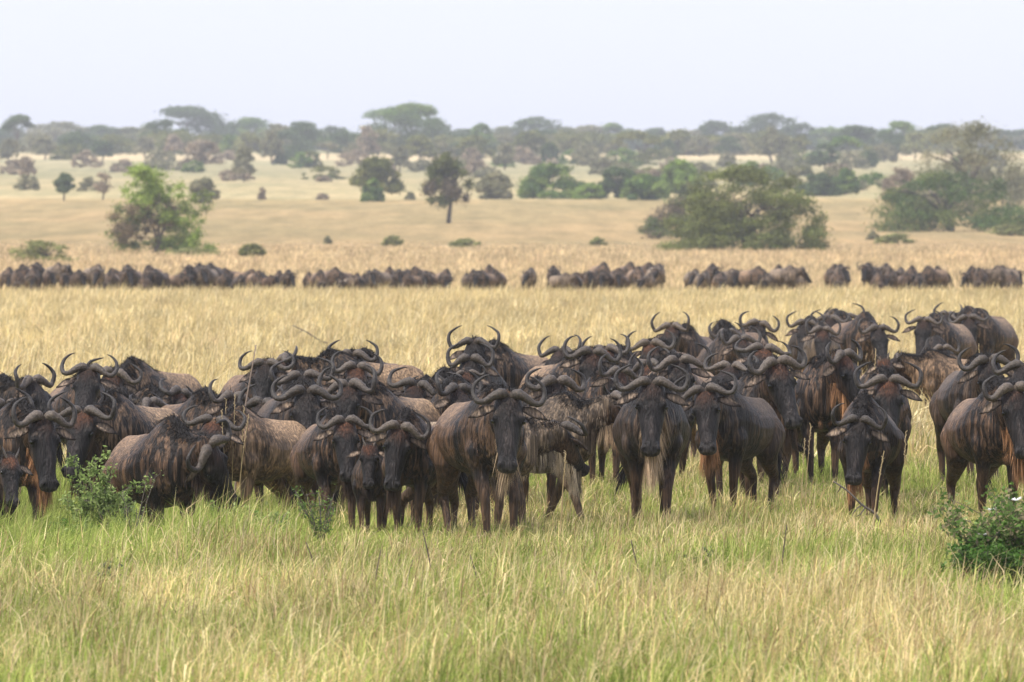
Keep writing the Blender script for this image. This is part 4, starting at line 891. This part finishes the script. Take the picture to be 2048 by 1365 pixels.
# tall stalks with seed heads, dry sticks
def stalk(px, d, rt, px2, label, head=True, th=.0045, c=(.55, .43, .24, 1), name="grass_stalk"):
    """upright dry stem: foot at column px, tip at column px2 and photo row rt"""
    x = px_x(px, d); z = float(ground_z(x, d)); root = empty(name, (x, d, z)); top = H - (rt - HOR) * d / F - z; dx = px_x(px2, d) - x
    p = catmull([(0, 0, -.02), (dx * .35, .01, top * .5), (dx, .02, top)], 5); mb = MB(); mb.tube(p, np.linspace(th, th * .45, len(p)), 5, 1, c); link("stem", mb.mesh("stem", True, M_GRASS), None, root)
    if head:
        rr = np.random.default_rng(int(px + rt)); mb = MB()
        for k in range(26):
            b = p[-1] - (p[-1] - p[-3]) * (k / 26.) * 1.3; e = b + np.array([rr.normal(0, .008), rr.normal(0, .008), .016]); mb.tube([b, (b + e) / 2, e], [.0015, .0035, .001], 4, 1, (.62, .50, .32, 1))
        link("seed_head", mb.mesh("seed_head", False, M_GRASS), None, root)
    tag(root, label, 'grass stalk' if name == 'grass_stalk' else 'stick'); return root
stalk(1120, 83.0, 905, 1132, "lone seeding grass stalk in front of the grey bearded wildebeest", th=.007)
stalk(1608, 85.5, 850, 1622, "tall seeding stalk left of the grazing wildebeest, leaning right")
stalk(1600, 85.0, 880, 1610, "shorter stalk beside the one left of the grazing wildebeest")
stalk(1805, 85.0, 865, 1812, "thin upright stalk crossing the grazing wildebeest's flank")
stalk(1745, 84.5, 905, 1768, "leaning stalk in front of the grazing wildebeest's muzzle", th=.008)
stalk(462, 91.0, 690, 512, "long pale stick leaning up to the brown striped wildebeest's horn", False, .012, (.42, .33, .27, 1), "dry_stick")
for k, (a_, b_, rt) in enumerate([(446, 452, 800), (462, 470, 792), (478, 488, 815), (455, 443, 822), (470, 497, 832)]):
    stalk(a_, 90.2 - .15 * k, rt, b_, ["straw stalk at the left of the seeding cluster at left centre", "tallest straw stalk of the seeding cluster at left centre", "straw stalk right of the tallest in the seeding cluster", "short stalk leaning left in the seeding cluster", "short stalk leaning right in the seeding cluster"][k])
for k, (a_, b_, rt, lab) in enumerate([(1722, 1715, 690, "golden stalk left of the rusty calf"), (1740, 1752, 700, "golden stalk just right of the calf's left one"), (1962, 1958, 690, "golden stalk before the pale rumped wildebeest"), (1990, 2000, 715, "short golden stalk right of the pale rumped wildebeest's foot")]):
    stalk(a_, 103. if k < 2 else 112., rt, b_, lab, th=.008)
for k, (a_, b_, rt, d_, lab) in enumerate([(868, 845, 1110, 73., "grey leaning twig in the open grass below the young adults"), (965, 940, 1160, 70.5, "bent dark twig in the open grass left of bottom centre"), (745, 762, 1150, 71., "upright grey twig in the open grass, lower centre left"),
        (803, 826, 1170, 70., "thin grey twig leaning right beside the upright one"), (1560, 1574, 1100, 71.5, "dark upright twig in the open grass at lower right"), (1282, 1262, 1130, 73., "thin brown twig under the wispy herb"), (640, 612, 1135, 73.5, "pale twig arching left at lower left centre")]):
    stalk(a_, d_, rt - 50, b_, lab, False, .009, (.17, .13, .12, 1), "dry_stick")
def lying(px1, px2, d, lift, th, label, seed=0):
    """bare branch resting on the grass: columns of its two ends, distance"""
    x1, x2 = px_x(px1, d), px_x(px2, d); gz = float(ground_z(x2, d)); root = empty("fallen_branch", (x2, d, gz)); L = x1 - x2; rr = np.random.default_rng(seed)
    P_ = catmull([(L, .1, lift * 1.6), (L * .7, .03, lift * 1.35), (L * .4, .0, lift), (L * .15, 0, lift * .8), (0, 0, lift * .55)], 4); mb = MB(); mb.tube(P_, np.linspace(th * .4, th, len(P_)), 6); link("branch", mb.mesh("branch", True, M_BARK), None, root)
    for k in range(4):
        b = P_[rr.integers(2, len(P_) - 3)]; e = b + np.array([L * rr.uniform(.05, .25), rr.normal(0, .1), -abs(L) * rr.uniform(.05, .2)]) ; e[2] = max(e[2], 0)
        mb = MB(); mb.tube([b, (b + e) / 2 + rr.normal(0, .01, 3), e], [th * .5, th * .35, th * .2], 5); link("twig", mb.mesh("twig", True, M_BARK), None, root)
    tag(root, label, 'branch')
lying(1668, 1762, 85.0, .33, .014, "fallen bare branch in the grass below the grazing wildebeest")
lying(585, 672, 190.0, .45, .02, "dead grey branch lying in yellow grass behind the left herd", 3)

# ---------------------------------------------------------------- air
def haze():
    x0, x1, y0, y1, z0, z1 = -480, 480, -40, 3320, -2.0, 34
    V = [(x, y, z) for z in (z0, z1) for y in (y0, y1) for x in (x0, x1)]
    me = mesh_np("haze", V, np.array([[0, 2, 3, 1], [4, 5, 7, 6], [0, 1, 5, 4], [2, 6, 7, 3], [0, 4, 6, 2], [1, 3, 7, 5]]))
    m, nt, out = new_mat("haze_air"); pv = N(nt, "VolumePrincipled"); pv.inputs['Density'].default_value = HAZE; pv.inputs['Color'].default_value = (.96, .975, 1, 1); pv.inputs['Anisotropy'].default_value = .2
    nt.links.new(pv.outputs[0], out.inputs['Volume']); me.materials.append(m); o = link("haze", me); tag(o, "pale even haze over the plain", "haze", None, 'stuff')
HAZE = .00019
haze()
